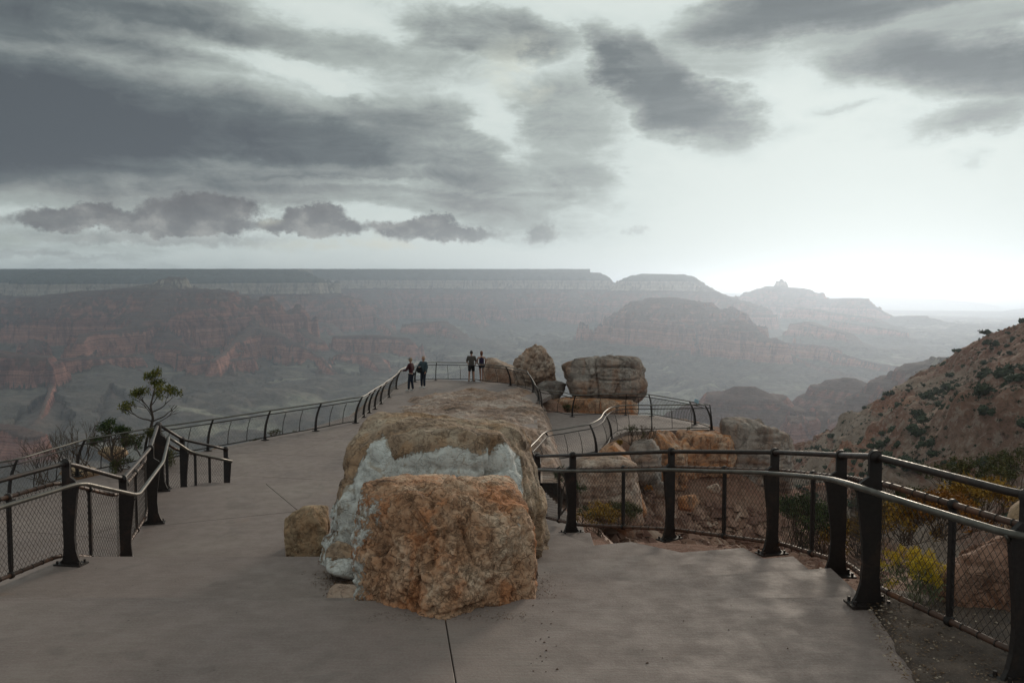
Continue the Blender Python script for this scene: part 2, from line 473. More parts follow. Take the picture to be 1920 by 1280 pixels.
def rock_mat(name, pale, tan, dark, orange, or_amt=0.4, paint=False, scale=1.0, layer=0.0, bump_d=0.03, stain=0.0, dip=(0, 0, 0)):
    m, t, b = new_mat(name)
    obj = t.add('ShaderNodeTexCoord').outputs['Object']
    p = t.mapping(obj, rot=dip) if any(dip) else obj
    n1 = t.noise(p, 1.3 * scale, 6, 0.62, 0.6)
    n2 = t.noise(p, 5.0 * scale, 7, 0.68, 0.8)
    n3 = t.noise(p, 28.0 * scale, 5, 0.65)
    n4 = t.noise(t.vmath('ADD', p, (5, 9, 2)), 1.9 * scale, 5, 0.6, 1.0)
    lay = t.noise(t.mapping(p, scale=(.5, .5, 6.0)), 1.6 * scale, 5, 0.6, 0.5)
    c = t.ramp(n1.outputs[0], [(.32, dark), (.46, tan), (.62, pale)])
    c = t.mix(t.step(n2.outputs[0], .42, .68, 0, .75), c, tan)
    c = t.mix(t.step(n4.outputs[0], .48, .62, 0, or_amt), c, orange)
    c = t.mix(t.step(n2.outputs[0], .28, .42, .75, 0), c, dark)
    c = t.mix(t.step(n3.outputs[0], .55, .75, 0, .35), c, tuple(min(1, q * 1.35) for q in pale))
    if layer:
        c = t.mix(t.step(lay.outputs[0], .38, .50, layer, 0), c, dark)
        c = t.mix(t.step(lay.outputs[0], .60, .66, 0, layer * .5), c, orange)
    if stain:
        v = t.noise(t.mapping(p, scale=(3.4, 3.4, .35)), 1.6 * scale, 5, 0.6, 0.4)
        c = t.mix(t.step(v.outputs[0], .52, .64, 0, stain), c, (orange[0] * .75, orange[1] * .6, orange[2] * .5))
        c = t.mix(t.step(v.outputs[0], .44, .34, 0, stain), c, dark)
    hgt = t.math('ADD', t.math('MULTIPLY', n2.outputs[0], .6), t.math('MULTIPLY', n3.outputs[0], .28))
    if layer: hgt = t.math('ADD', hgt, t.math('MULTIPLY', lay.outputs[0], .8 * layer))
    cr1 = t.math('ABSOLUTE', t.math('SUBTRACT', t.noise(t.vmath('ADD', p, (3, 1, 7)), 2.4 * scale, 4, .6, .3).outputs[0], .5))
    cr2 = t.math('ABSOLUTE', t.math('SUBTRACT', t.noise(t.vmath('ADD', p, (8, 4, 2)), 8.0 * scale, 4, .62, .4).outputs[0], .5))
    crease = t.math('MAXIMUM', t.step(cr1, .004, .018, 1, 0), t.math('MULTIPLY', t.step(cr2, .006, .03, 1, 0), .6))
    c = t.mix(t.math('MULTIPLY', crease, .42), c, tuple(q * .8 for q in dark))
    hgt = t.math('SUBTRACT', hgt, t.math('MULTIPLY', crease, .30))
    if paint:
        a = t.add('ShaderNodeAttribute'); a.attribute_name = 'paint'
        nn = t.noise(p, 7.0, 7, 0.72, 0.3)
        nm = t.noise(p, 2.2, 4, 0.6, 0.3)
        k = t.math('ADD', a.outputs['Fac'], t.math('ADD', t.math('MULTIPLY', t.math('SUBTRACT', nn.outputs[0], .5), 1.15), t.math('MULTIPLY', t.math('SUBTRACT', nm.outputs[0], .5), 1.2)))
        nf_ = t.noise(p, 34.0, 5, .7)
        k = t.math('ADD', k, t.math('MULTIPLY', t.math('SUBTRACT', nf_.outputs[0], .5), .5))
        mk = t.math('MULTIPLY', t.step(k, .47, .60), .93)
        dirt = t.noise(p, 11.0, 6, .7)
        pc = t.ramp(dirt.outputs[0], [(.30, (.34, .32, .29)), (.47, (.60, .60, .58)), (.7, (.70, .70, .68))])
        pc = t.mix(t.step(n2.outputs[0], .54, .64, 0, .75), pc, (.36, .28, .21))
        pc = t.mix(t.step(n3.outputs[0], .60, .72, 0, .6), pc, tan)
        c = t.mix(mk, c, pc)
        hgt = t.math('ADD', t.math('MULTIPLY', hgt, t.math('SUBTRACT', 1.0, t.math('MULTIPLY', mk, .45))), t.math('MULTIPLY', mk, .05))
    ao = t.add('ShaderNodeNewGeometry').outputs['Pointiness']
    c = t.mix(t.step(ao, .44, .50, .35, 0), c, dark)          # occlusion shade put into the rock colour in the cracks
    t.put(b.inputs['Base Color'], c)
    b.inputs['Roughness'].default_value = 0.88
    b.inputs['Specular IOR Level'].default_value = 0.2
    bump(t, b, hgt, 0.9, bump_d)
    return m
M['rock_hero'] = rock_mat('rock_hero', (.72, .53, .39), (.47, .255, .15), (.062, .034, .024), (.56, .21, .085), .60, True, 1.3, bump_d=.08)
M['rock_hero_back'] = rock_mat('rock_hero_back', (.52, .41, .31), (.34, .235, .165), (.075, .048, .036), (.46, .25, .12), .40, True, 1.0, layer=.3, bump_d=.05)
M['rock_side'] = rock_mat('rock_side', (.50, .38, .26), (.38, .26, .165), (.11, .07, .045), (.46, .24, .12), .4, False, 1.4, bump_d=.03)
M['rock_grey'] = rock_mat('rock_grey', (.44, .385, .345), (.28, .225, .195), (.085, .070, .063), (.40, .21, .12), .35, False, .35, layer=.45, bump_d=.08, stain=.25)
M['rock_orange'] = rock_mat('rock_orange', (.60, .44, .33), (.46, .25, .15), (.07, .05, .045), (.56, .23, .09), .75, False, .5, layer=.15, bump_d=.09, stain=.7)
M['rock_pale'] = rock_mat('rock_pale', (.56, .46, .39), (.40, .28, .215), (.12, .085, .07), (.42, .22, .13), .4, False, .5, layer=.3, bump_d=.06)
M['rock_dark'] = rock_mat('rock_dark', (.26, .23, .21), (.17, .14, .125), (.07, .055, .05), (.22, .14, .10), .3, False, .7, bump_d=.03)
M['rock_red'] = rock_mat('rock_red', (.38, .24, .18), (.28, .15, .105), (.11, .055, .040), (.36, .17, .10), .5, False, .8, bump_d=.05)
M['bedrock'] = rock_mat('bedrock', (.50, .40, .345), (.31, .21, .165), (.085, .062, .050), (.34, .185, .10), .35, False, .5, bump_d=.05)

def ground_mat():
    m, t, b = new_mat('rim_ground')
    g = t.add('ShaderNodeNewGeometry')
    p = g.outputs['Position']
    n1 = t.noise(p, .35, 6, .6); n2 = t.noise(p, 3.0, 7, .65, .5); n3 = t.noise(p, 24, 5, .65)
    vo = t.voro(p, 2.6)
    c = t.ramp(n1.outputs[0], [(.33, (.20, .095, .070)), (.5, (.27, .145, .105)), (.68, (.36, .24, .18))])
    c = t.mix(t.step(n2.outputs[0], .45, .65, 0, .7), c, (.12, .065, .045))
    c = t.mix(t.step(n3.outputs[0], .52, .66, 0, .55), c, (.42, .33, .27))
    c = t.mix(t.step(vo.outputs['Distance'], .12, .3, .45, 0), c, (.44, .30, .22))
    t.put(b.inputs['Base Color'], c)
    b.inputs['Roughness'].default_value = .95
    b.inputs['Specular IOR Level'].default_value = .1
    bump(t, b, t.math('ADD', n2.outputs[0], t.math('MULTIPLY', n3.outputs[0], .5)), 1.0, .12)
    return m
M['ground'] = ground_mat()

def metal_mat(name, col, rough, rust):
    m, t, b = new_mat(name)
    p = t.add('ShaderNodeNewGeometry').outputs['Position']
    n = t.noise(p, 6.0, 6, .65, .4); n2 = t.noise(p, 40, 4, .6)
    c = t.ramp(n.outputs[0], [(.35, tuple(q * .7 for q in col)), (.65, tuple(q * 1.3 for q in col))])
    c = t.mix(t.step(n.outputs[0], .52, .68, 0, rust), c, (.16, .070, .035))
    t.put(b.inputs['Base Color'], c)
    t.put(b.inputs['Roughness'], t.step(n2.outputs[0], .3, .7, rough - .08, rough + .1))
    b.inputs['Specular IOR Level'].default_value = .5
    bump(t, b, n2.outputs[0], .25, .002)
    return m
M['post'] = metal_mat('post_metal', (.012, .0065, .0055), .6, .12)
M['rail'] = metal_mat('rail_metal', (.034, .024, .021), .50, .15)
M['rail'].node_tree.nodes['Principled BSDF'].inputs['Metallic'].default_value = .3
M['hand'] = metal_mat('handrail_metal', (.115, .105, .092), .46, .08)
M['hand'].node_tree.nodes['Principled BSDF'].inputs['Metallic'].default_value = .6
M['pipe'] = metal_mat('rusty_pipe', (.085, .042, .028), .55, .9)
M['wire'] = metal_mat('wire', (.030, .020, .016), .6, .4)

def canyon_mat(name, rim_green=True):
    m, t, b = new_mat(name)
    g = t.add('ShaderNodeNewGeometry')
    p = g.outputs['Position']
    X, Y, Z = t.sep(p)
    big = t.noise(p, .0006, 5, .6)
    sa = t.add('ShaderNodeAttribute'); sa.attribute_name = 'strata'
    s = sa.outputs['Fac']
    s = t.math('ADD', s, t.math('MULTIPLY', t.math('SUBTRACT', big.outputs[0], .5), 60.0))
    k = t.math('DIVIDE', t.math('ADD', s, 1300.0), 1700.0)
    def q(v): return (v + 1300) / 1700
    c = t.ramp(k, [
        (q(-1290), (.060, .055, .055)), (q(-900), (.085, .070, .062)), (q(-880), (.15, .105, .08)), (q(-850), (.17, .125, .095)),
        (q(-835), (.225, .190, .160)), (q(-700), (.19, .155, .135)), (q(-575), (.170, .140, .115)), (q(-510), (.23, .165, .125)),
        (q(-495), (.50, .245, .19)), (q(-335), (.46, .225, .175)), (q(-325), (.27, .130, .105)), (q(-200), (.38, .175, .135)),
        (q(-70), (.30, .135, .098)), (q(-5), (.20, .095, .070)), (q(6), (.44, .375, .300)), (q(148), (.42, .36, .285)),
        (q(156), (.10, .105, .080)), (q(240), (.075, .085, .062)), (q(262), (.24, .215, .17)), (q(285), (.075, .085, .060)), (q(330), (.17, .16, .12)), (q(348), (.050, .062, .042))][::1])
    bands = t.noise(None, 1.0, 7, .72, dim='1D', w=t.math('MULTIPLY', s, .021))
    bandf = t.noise(None, 1.0, 3, .6, dim='1D', w=t.math('MULTIPLY', s, .11))
    c = t.mix(t.math('MULTIPLY', t.step(bands.outputs[0], .40, .56, .6, 0), 1.0), c, t.mix(1.0, c, (.42, .38, .40), 'MULTIPLY'))
    c = t.mix(t.step(bandf.outputs[0], .52, .62, 0, .45), c, t.mix(1.0, c, (1.6, 1.5, 1.4), 'MULTIPLY'))
    nz = t.sep(g.outputs['Normal'])[2]
    tal = t.noise(p, .004, 7, .65)
    flat = t.step(t.math('ADD', nz, t.math('MULTIPLY', t.math('SUBTRACT', tal.outputs[0], .5), .45)), .60, .84)
    tcol = t.mix(t.step(k, q(-600), q(-300)), (.185, .155, .132), (.115, .080, .066))
    tcol = t.mix(t.step(k, q(100), q(200)), tcol, (.060, .072, .050))
    c = t.mix(t.math('MULTIPLY', flat, .85), c, tcol)
    pale = t.noise(t.mapping(p, scale=(1, 1.6, .3)), .0011, 6, .6, 1.0)
    c = t.mix(t.math('MULTIPLY', t.math('MULTIPLY', t.step(pale.outputs[0], .50, .66), t.step(k, q(-540), q(-640))), .70), c, (.46, .42, .33))  # pale talus tone painted in for sunlit patches on the lower slopes
    vf = t.noise(t.mapping(p, scale=(1, 1, .06)), .011, 6, .7)
    c = t.mix(t.math('MULTIPLY', t.step(vf.outputs[0], .50, .40), t.math('SUBTRACT', .75, t.math('MULTIPLY', flat, .6))), c, t.mix(1.0, c, (.40, .38, .42), 'MULTIPLY'))  # dark fluting painted on the cliffs for relief the soft light leaves flat
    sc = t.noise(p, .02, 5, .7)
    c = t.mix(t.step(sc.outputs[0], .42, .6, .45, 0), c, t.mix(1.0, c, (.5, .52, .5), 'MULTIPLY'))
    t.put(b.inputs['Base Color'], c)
    b.inputs['Roughness'].default_value = .95
    b.inputs['Specular IOR Level'].default_value = .05
    gul = t.noise(t.mapping(p, scale=(1, 1, .25)), .006, 8, .68)
    bump(t, b, t.math('ADD', gul.outputs[0], t.math('MULTIPLY', bands.outputs[0], .35)), 1.0, 60.0)
    return m
M['canyon'] = canyon_mat('canyon_strata')

def hill_mat():
    m, t, b = new_mat('hillside_rock')
    g = t.add('ShaderNodeNewGeometry')
    p = g.outputs['Position']
    X, Y, Z = t.sep(p)
    nb = t.noise(p, .012, 6, .65, .3)
    s = t.math('ADD', Z, t.math('MULTIPLY', t.math('SUBTRACT', nb.outputs[0], .5), 34.0))
    s = t.math('SUBTRACT', s, t.math('MULTIPLY', X, .03))
    def q(v): return (v + 260) / 300
    c = t.ramp(t.math('DIVIDE', t.math('ADD', s, 260.0), 300.0), [
        (q(-250), (.20, .085, .060)), (q(-150), (.23, .105, .072)), (q(-118), (.25, .125, .085)), (q(-104), (.36, .28, .225)),
        (q(-82), (.32, .235, .185)), (q(-78), (.33, .155, .10)), (q(-70), (.36, .185, .12)), (q(-66), (.34, .255, .20)),
        (q(-40), (.24, .135, .10)), (q(-24), (.27, .15, .105)), (q(-6), (.25, .135, .095)), (q(20), (.25, .15, .10))])
    ch = t.noise(t.mapping(p, rot=(0, .5, .6), scale=(1, .35, .6)), .045, 6, .62, .5)
    c = t.mix(t.step(ch.outputs[0], .50, .60, 0, .75), c, (.23, .105, .072))
    rk = t.noise(p, .35, 7, .72, .4)
    c = t.mix(t.step(rk.outputs[0], .50, .60, 0, .60), c, (.40, .32, .27))
    c = t.mix(t.step(rk.outputs[0], .46, .36, 0, .65), c, (.085, .060, .045))
    fine = t.noise(p, 1.6, 5, .7)
    c = t.mix(t.step(fine.outputs[0], .52, .62, 0, .4), c, (.10, .085, .06))
    t.put(b.inputs['Base Color'], c)
    b.inputs['Roughness'].default_value = .95
    b.inputs['Specular IOR Level'].default_value = .05
    bump(t, b, t.math('ADD', rk.outputs[0], t.math('MULTIPLY', nb.outputs[0], 2.0)), 1.0, 2.2)
    return m
M['hill'] = hill_mat()

def leaf_mat(name, a, b_, c_=None, scale=3.0, transl=0.25):
    m, t, b = new_mat(name)
    p = t.add('ShaderNodeNewGeometry')
    oi = t.add('ShaderNodeObjectInfo')
    n = t.noise(p.outputs['Position'], scale, 4, .6)
    v = t.math('ADD', t.math('MULTIPLY', n.outputs[0], .6), t.math('MULTIPLY', p.outputs['Random Per Island'], .4))
    st = [(.30, a), (.62, b_)]
    if c_: st.append((.80, c_))
    t.put(b.inputs['Base Color'], t.ramp(v, st))
    b.inputs['Roughness'].default_value = .75
    b.inputs['Specular IOR Level'].default_value = .2
    return m
M['needle'] = leaf_mat('pine_needles', (.045, .055, .016), (.15, .145, .032), (.30, .22, .045))
M['needle_green'] = leaf_mat('juniper_needles', (.020, .036, .014), (.060, .085, .026), (.12, .13, .035))
M['scrub'] = leaf_mat('scrub_leaves', (.020, .030, .018), (.045, .058, .032), None, .3)
M['gold'] = leaf_mat('gold_leaves', (.12, .075, .018), (.34, .19, .030), (.50, .29, .045))
M['yellow'] = leaf_mat('yellow_flowers', (.45, .30, .03), (.68, .50, .05), (.70, .38, .04))
M['rust'] = leaf_mat('rust_leaves', (.12, .050, .014), (.30, .125, .022), (.44, .20, .03))
M['olive'] = leaf_mat('olive_leaves', (.035, .040, .018), (.085, .085, .032), (.17, .12, .04))
M['stem'] = simple_mat('stems', (.17, .18, .10), .8, .3, 6)
M['dry'] = simple_mat('dry_twigs', (.085, .060, .045), .85, .4, 5)
M['bark'] = simple_mat('bark', (.060, .046, .040), .9, .35, 9, bumpd=.01)
M['litter'] = leaf_mat('leaf_litter', (.060, .035, .022), (.17, .105, .065), (.38, .30, .22), 12)
M['skin'] = simple_mat('skin', (.34, .19, .14), .6, .08, 10)
M['maroon'] = simple_mat('maroon_cloth', (.055, .014, .018), .85, .2, 10)
M['navy'] = simple_mat('navy_cloth', (.016, .020, .032), .85, .2, 10)
M['bluegrey'] = simple_mat('blue_grey_cloth', (.050, .072, .085), .85, .2, 10)
M['greybrown'] = simple_mat('grey_brown_cloth', (.075, .062, .055), .85, .2, 10)
M['black'] = simple_mat('black_cloth', (.012, .011, .012), .85, .2, 10)
M['purple'] = simple_mat('dark_purple_cloth', (.022, .014, .042), .8, .2, 10)
M['capgrey'] = simple_mat('cap_cloth', (.13, .14, .135), .85, .15, 10)
M['white'] = simple_mat('pale_leather', (.45, .45, .44), .6, .1, 10)
M['brown'] = simple_mat('brown_leather', (.085, .045, .028), .7, .2, 10)
M['hair_grey'] = simple_mat('fair_hair', (.30, .20, .12), .6, .2, 30)
M['hair_dark'] = simple_mat('dark_hair', (.020, .012, .010), .6, .2, 30)
M['hair_red'] = simple_mat('auburn_hair', (.13, .040, .018), .55, .2, 30)
M['plaque'] = simple_mat('plaque_face', (.22, .32, .38), .4, .1, 10)

# ------------------------------------------------------------------ the canyon
DIP0, DIPK = -350.0, 0.021875
PT = np.array([0, 30, 60, 110, 150, 230, 260, 300, 420, 520, 560, 640, 700, 790, 850, 920, 980, 1010, 1060, 1230, 1500, 2100, 2800, 4600, 4640, 5400, 9000], float)
PS = np.array([352, 330, 300, 285, 262, 215, 205, 150, 5, -20, -60, -85, -130, -160, -215, -245, -300, -330, -500, -560, -640, -740, -800, -850, -905, -1250, -1300], float)
PT[7:9] = [300, 345]; PT[9:] = PT[9:] - 60; PT[9:21] = PT[8] + (PT[9:21] - PT[8]) * .62
def prof(tv):
    s_ = np.interp(tv, PT, PS)
    k_ = np.clip((-40 - s_) / 30, 0, 1) * np.clip((s_ + 335) / 20, 0, 1)
    return s_ + k_ * 7.5 * np.sin(s_ * 2 * np.pi / 46) + (1 - k_) * 4.5 * np.sin(s_ * 2 * np.pi / 70)
def prof_inv(s): return float(np.interp(-s, -PS, PT))

# crest lines: (column, row, distance) as they stand, nearer spurs last; w = half width of the flat top
RIDGES = [
    (60,   [(-900, 505, 17500), (-500, 505, 16500), (-100, 506, 15500), (80, 507, 14500), (130, 506, 13600)]),
    (60, [(90, 506, 13400), (300, 505, 13300), (555, 507, 13000)]),
    (60,  [(555, 507, 13000), (580, 522, 12700)]),
    (60, [(560, 506, 16300), (800, 505, 16400), (1000, 508, 16000), (1110, 511, 15400)]),
    (40,  [(1110, 513, 15400), (1135, 523, 15000), (1160, 533, 14800)]),
    (40,  [(1160, 532, 14800), (1175, 528, 14700), (1195, 527, 14600)]),
    (40, [(1205, 513, 14500), (1280, 514, 14400)]),
    (60,  [(1290, 520, 14200), (1320, 535, 13900), (1345, 549, 13600), (1385, 563, 13200), (1420, 575, 13000), (1440, 592, 12800)]),
    (60,  [(1205, 566, 9900), (1225, 558, 9800), (1262, 557, 9700), (1292, 563, 9500), (1325, 580, 9300), (1345, 600, 9100)], 60, 1.35),
    (20,  [(1365, 603, 8500), (1385, 600, 8450), (1405, 608, 8300), (1425, 625, 8150), (1470, 642, 7900)], 30, 1.2),
    (40, [(1470, 641, 8800), (1555, 648, 8500), (1565, 655, 8400)]),
    (60,  [(1385, 572, 17500), (1415, 545, 17300), (1440, 536, 17200), (1500, 540, 17000), (1515, 556, 16800)], -20),
    (5,   [(1455, 533, 17200), (1465, 523, 17200), (1474, 533, 17200)]),
    (30,  [(1515, 560, 16800), (1560, 560, 16500), (1610, 558, 16300), (1640, 575, 16000), (1680, 596, 15700), (1720, 610, 15400)]),
    (60,  [(1480, 582, 14200), (1500, 576, 14100), (1545, 582, 13900), (1590, 590, 13700), (1640, 596, 13500), (1660, 607, 13200)], 80),
    (40, [(1690, 592, 15500), (1735, 592, 15300), (1750, 604, 15100), (1800, 608, 14800), (1825, 622, 14400), (1840, 636, 14000)], 80),
    (60,  [(1830, 604, 19500), (1865, 602, 19500), (1885, 618, 19000), (1990, 620, 19000)], 80),
    (60,  [(1490, 606, 10900), (1515, 603, 10800), (1545, 612, 10500), (1590, 624, 10200), (1605, 640, 9900)], 60),
    # left temple and its spurs
    (15,  [(150, 545, 10428), (230, 540, 10140), (290, 530, 9708), (318, 518, 9420), (335, 518, 9384), (352, 540, 9276), (370, 551, 9132)], 150, 1.5),
    (12,  [(370, 552, 9132), (385, 540, 9060), (395, 543, 9024), (402, 567, 8916), (440, 588, 8700), (470, 596, 8556), (480, 606, 8484)], 150, 1.5),
    (40,  [(0, 575, 10716), (60, 556, 10644), (150, 545, 10428)], 120, 1.5),
    (30,  [(318, 520, 9420), (290, 585, 8484), (240, 615, 7980), (160, 626, 7620), (150, 640, 7332)], 150, 1.5),
    (60, [(250, 668, 7400), (200, 668, 7300), (110, 673, 7100)]),
    (60, [(-160, 640, 7400), (-40, 652, 7000), (40, 664, 6900), (80, 668, 6800)]),
    (20,  [(480, 606, 8484), (440, 640, 7692), (420, 660, 7188), (400, 675, 6756)], 60, 1.5),
    (50, [(372, 679, 7000), (420, 675, 7100), (465, 670, 7200)]),
    (50,  [(480, 598, 9460), (530, 598, 9374), (550, 606, 9202), (575, 625, 8772), (600, 640, 8514)], 60, 1.35),
    (60,  [(590, 604, 11600), (620, 608, 11400), (650, 640, 10600)]),
    (40,  [(640, 630, 8652), (700, 628, 8568), (760, 634, 8400), (770, 642, 8232)], 0, 1.35),
    (50,  [(650, 660, 7740), (700, 664, 7650), (720, 690, 7200)], 0, 1.35),
    (60,  [(780, 604, 10416), (830, 602, 10248), (850, 615, 9828), (880, 640, 9240)], 80, 1.35),
    (60,  [(930, 545, 15200), (950, 590, 13900), (975, 610, 13200), (1020, 640, 12000)]),
    (50, [(1115, 618, 11300), (1150, 619, 11200), (1190, 622, 11000)]),
    (40,  [(700, 545, 15200), (690, 590, 13700)]),
    (40,  [(470, 545, 12800), (500, 575, 12200), (520, 592, 11700)]),
    (30,  [(1075, 545, 14600), (1090, 585, 13400)]),
    (30,  [(1240, 600, 10400), (1260, 640, 9200), (1245, 660, 8600)]),
    (60,  [(-60, 790, 4700), (20, 800, 4500), (60, 815, 4400)]),
    # lower spurs and talus cones
    (10, [(420, 715, 6900), (430, 760, 6000), (440, 800, 5400)]), (10, [(465, 708, 7000), (540, 750, 6200), (610, 795, 5500)]),
    (10, [(380, 715, 6900), (350, 770, 5800), (330, 800, 5300)]), (10, [(100, 715, 6700), (80, 770, 5700), (40, 830, 5000)]),
    (10, [(200, 705, 7100), (220, 760, 6000), (200, 810, 5200)]), (10, [(260, 690, 7200), (300, 740, 6300)]),
    (12, [(290, 600, 8556), (330, 638, 7764), (380, 662, 7116)], 0, 1.3), (20, [(200, 640, 8300), (230, 660, 7700)]), (20, [(60, 636, 8700), (60, 656, 7600)]),
    (10, [(480, 606, 8484), (550, 640, 7836), (600, 668, 7404), (640, 710, 6828)], 0, 1.3), (12, [(720, 690, 8000), (730, 740, 6800)]),
    (10, [(850, 640, 10500), (880, 680, 8500), (930, 720, 7200)]), (10, [(780, 645, 9700), (820, 690, 8000), (860, 735, 6900)]),
    (10, [(1020, 640, 12000), (1050, 680, 9300), (1080, 715, 8000)]), (10, [(1150, 650, 9900), (1130, 695, 8400), (1100, 735, 7200)]),
    (30, [(660, 560, 14800), (720, 600, 12200), (740, 625, 10400)]), (30, [(880, 560, 15000), (905, 600, 13000), (900, 640, 10900)]),
    (10, [(1250, 660, 8600), (1300, 700, 7800), (1360, 722, 7300)]), (10, [(1470, 658, 8500), (1540, 688, 7700), (1600, 702, 7300)]),
    (10, [(1560, 658, 8300), (1650, 682, 7900), (1720, 690, 7800)]), (12, [(1340, 610, 10600), (1330, 650, 9300), (1350, 680, 8500)]),
    (12, [(1600, 650, 9800), (1700, 655, 10500)]), (20, [(1400, 585, 15500), (1460, 590, 15000)]), (20, [(1560, 600, 12600), (1640, 612, 12200), (1700, 622, 11800)]),
    # nearer buttes on the right
    (6,   [(1335, 757, 3650), (1366, 741, 3600), (1386, 724, 3600), (1406, 724, 3600), (1428, 740, 3550), (1450, 748, 3500), (1490, 768, 3400), (1550, 778, 3300)], 0, 1.9),
    (25,  [(1545, 735, 4050), (1560, 712, 4000), (1592, 709, 3980), (1625, 722, 3900), (1645, 729, 3800)], 0, 1.2),
    (10,  [(1550, 778, 3300), (1610, 770, 3250), (1660, 716, 3700), (1690, 700, 3650), (1718, 690, 3600), (1742, 674, 3550), (1749, 668, 3540), (1757, 676, 3500), (1778, 682, 3450)], 0, 1.0),
    (40,  [(1780, 668, 3300), (1815, 663, 3250), (1900, 650, 3150), (2100, 640, 3000)], 0, 0.9),
]

def canyon_height(X, Y):
    D = np.hypot(X, Y)
    dip = DIP0 + DIPK * Y
    # buttressed, gullied walls: the distance from each crest is warped
    wx = X + 420 * fbm2(X / 2600, Y / 2600, 3, 11)
    wy = Y + 420 * fbm2(X / 2600, Y / 2600, 3, 21)
    g1 = ridged2(wx / 1500, wy / 1500, 4, 31, .55)
    g2 = ridged2(wx / 420, wy / 420, 4, 41, .55)
    g3 = ridged2(X / 130 + .3 * g2, Y / 130, 3, 51, .55)
    best = np.full(X.shape, -1260.0); bz = best + dip
    near = np.clip(Y / 8000, .25, 1)
    for rg in RIDGES:
        hw, pts = rg[0], rg[1]; off = rg[2] if len(rg) > 2 else 0.0; stc = rg[3] if len(rg) > 3 else 1.0; nf = .18 if pts[0][2] < 4100 and stc > 1.1 else 1.0
        P3 = [W(a, b, Y=1.0) for a, b, c in pts]
        P3 = [(p.x * c / math.hypot(p.x, 1), c / math.hypot(p.x, 1), p.z * c / math.hypot(p.x, 1)) for p, (a, b, c) in zip(P3, pts)]
        segs = list(zip(P3[:-1], P3[1:]))
        for (ax, ay, az_), (bx, by, bz_) in segs:
            L2 = (bx - ax) ** 2 + (by - ay) ** 2
            tt = np.clip(((X - ax) * (bx - ax) + (Y - ay) * (by - ay)) / L2, 0, 1)
            d = np.hypot(X - ax - tt * (bx - ax), Y - ay - tt * (by - ay)) - hw
            s_top = (az_ - DIP0 - DIPK * ay) * (1 - tt) + (bz_ - DIP0 - DIPK * by) * tt - off
            t0 = np.interp(-s_top, -PS, PT)
            dd = np.maximum(d, 0) / stc
            dd = dd * (1 - 0.50 * (.3 + .7 * nf) * (g1 - .85) * np.clip(dd / 350, 0, 1)) - nf * (75 * near * (g2 - .8) * np.clip(dd / 120, 0, 1) + 26 * (g3 - .8) * np.clip(dd / 60, 0, 1))
            dd = np.maximum(dd, 0)
            sc_ = np.minimum(prof(t0 + dd), s_top); zc_ = sc_ + dip + off
            up = zc_ > bz
            bz = np.where(up, zc_, bz); best = np.where(up, sc_, best)
    # plateau behind the far rim on the left and centre
    az_ = np.degrees(np.arctan2(X, Y))
    edge = np.interp(az_, [-60, -31, -28, -27, -14, -13, 0, 5.25, 5.3], [19000, 16500, 15800, 14300, 13900, 16500, 16900, 16500, 60000])
    dd = np.maximum(edge - D, 0)
    dd = np.maximum(dd * (1 - 0.45 * (g1 - .85) * np.clip(dd / 350, 0, 1)) - 75 * (g2 - .8) * np.clip(dd / 120, 0, 1) - 26 * (g3 - .8) * np.clip(dd / 60, 0, 1), 0)
    sc_ = prof(dd); up = sc_ + dip > bz
    bz = np.where(up, sc_ + dip, bz); best = np.where(up, sc_, best)
    # roughness of the plateau floor, more below the Tonto bench
    z = bz
    low = np.clip((-560 - best) / 150, 0, 1)
    z = z + np.clip((best - 335) / 15, 0, 1) * 7 * fbm2(X / 420, Y / 420, 4, 81, .6)
    z = z + low * 45 * ridged2(X / 700, Y / 700, 5, 61, .55) + 6 * fbm2(X / 120, Y / 120, 3, 71)
    return z, best + (z - bz)

azs = np.radians(np.linspace(-42, 42, 1040))
ds = np.concatenate([np.linspace(1500, 4300, 120, endpoint=False), np.linspace(4300, 8500, 170, endpoint=False),
                     np.linspace(8500, 17600, 330, endpoint=False), np.linspace(17600, 30000, 36)])
A, D = np.meshgrid(azs, ds)
X, Y = D * np.sin(A), D * np.cos(A)
Z, S_ = canyon_height(X, Y)
# far edge keeps below the skyline on the right
far = np.clip((D - 17600) / 9000, 0, 1)
azd = np.degrees(A)
Z = np.where(azd > 5.3, Z * (1 - far) + (-700) * far, Z)
me = np_mesh('canyon', np.stack([X.ravel(), Y.ravel(), Z.ravel()], 1), grid_faces(len(ds), len(azs)))
set_attr(me, 'strata', S_)
o = link('canyon_terrain', me, None, M['canyon'])
tag(o, 'banded red and grey canyon walls, mesas and benches filling the view below the far rim', kind='structure')

# desert beyond, with two faint ridges
azf = np.radians(np.linspace(-42, 42, 260)); df = np.linspace(26000, 92000, 90)
A, D = np.meshgrid(azf, df)
X, Y = D * np.sin(A), D * np.cos(A)
azd = np.degrees(A)
Z = -950 + 120 * fbm2(X / 9000, Y / 9000, 4, 3)
Z = Z + 820 * np.exp(-((D - 44000) / 3500) ** 2) * np.clip(1 - np.abs(azd - 17) / 13, 0, 1) ** .5 * (0.85 + .35 * fbm2(X / 5000, Y / 5000, 4, 8))
Z = Z + 330 * np.exp(-((D - 31000) / 2500) ** 2) * np.clip((azd - 21) / 6, 0, 1) * (0.9 + .5 * fbm2(X / 4000, Y / 4000, 4, 9))
me = np_mesh('far', np.stack([X.ravel(), Y.ravel(), Z.ravel()], 1), grid_faces(len(df), len(azf)))
set_attr(me, 'strata', np.full(X.size, -700.0))
o = link('desert_plain', me, None, M['canyon'])
tag(o, 'flat pale desert fading out behind the canyon on the right', kind='structure')

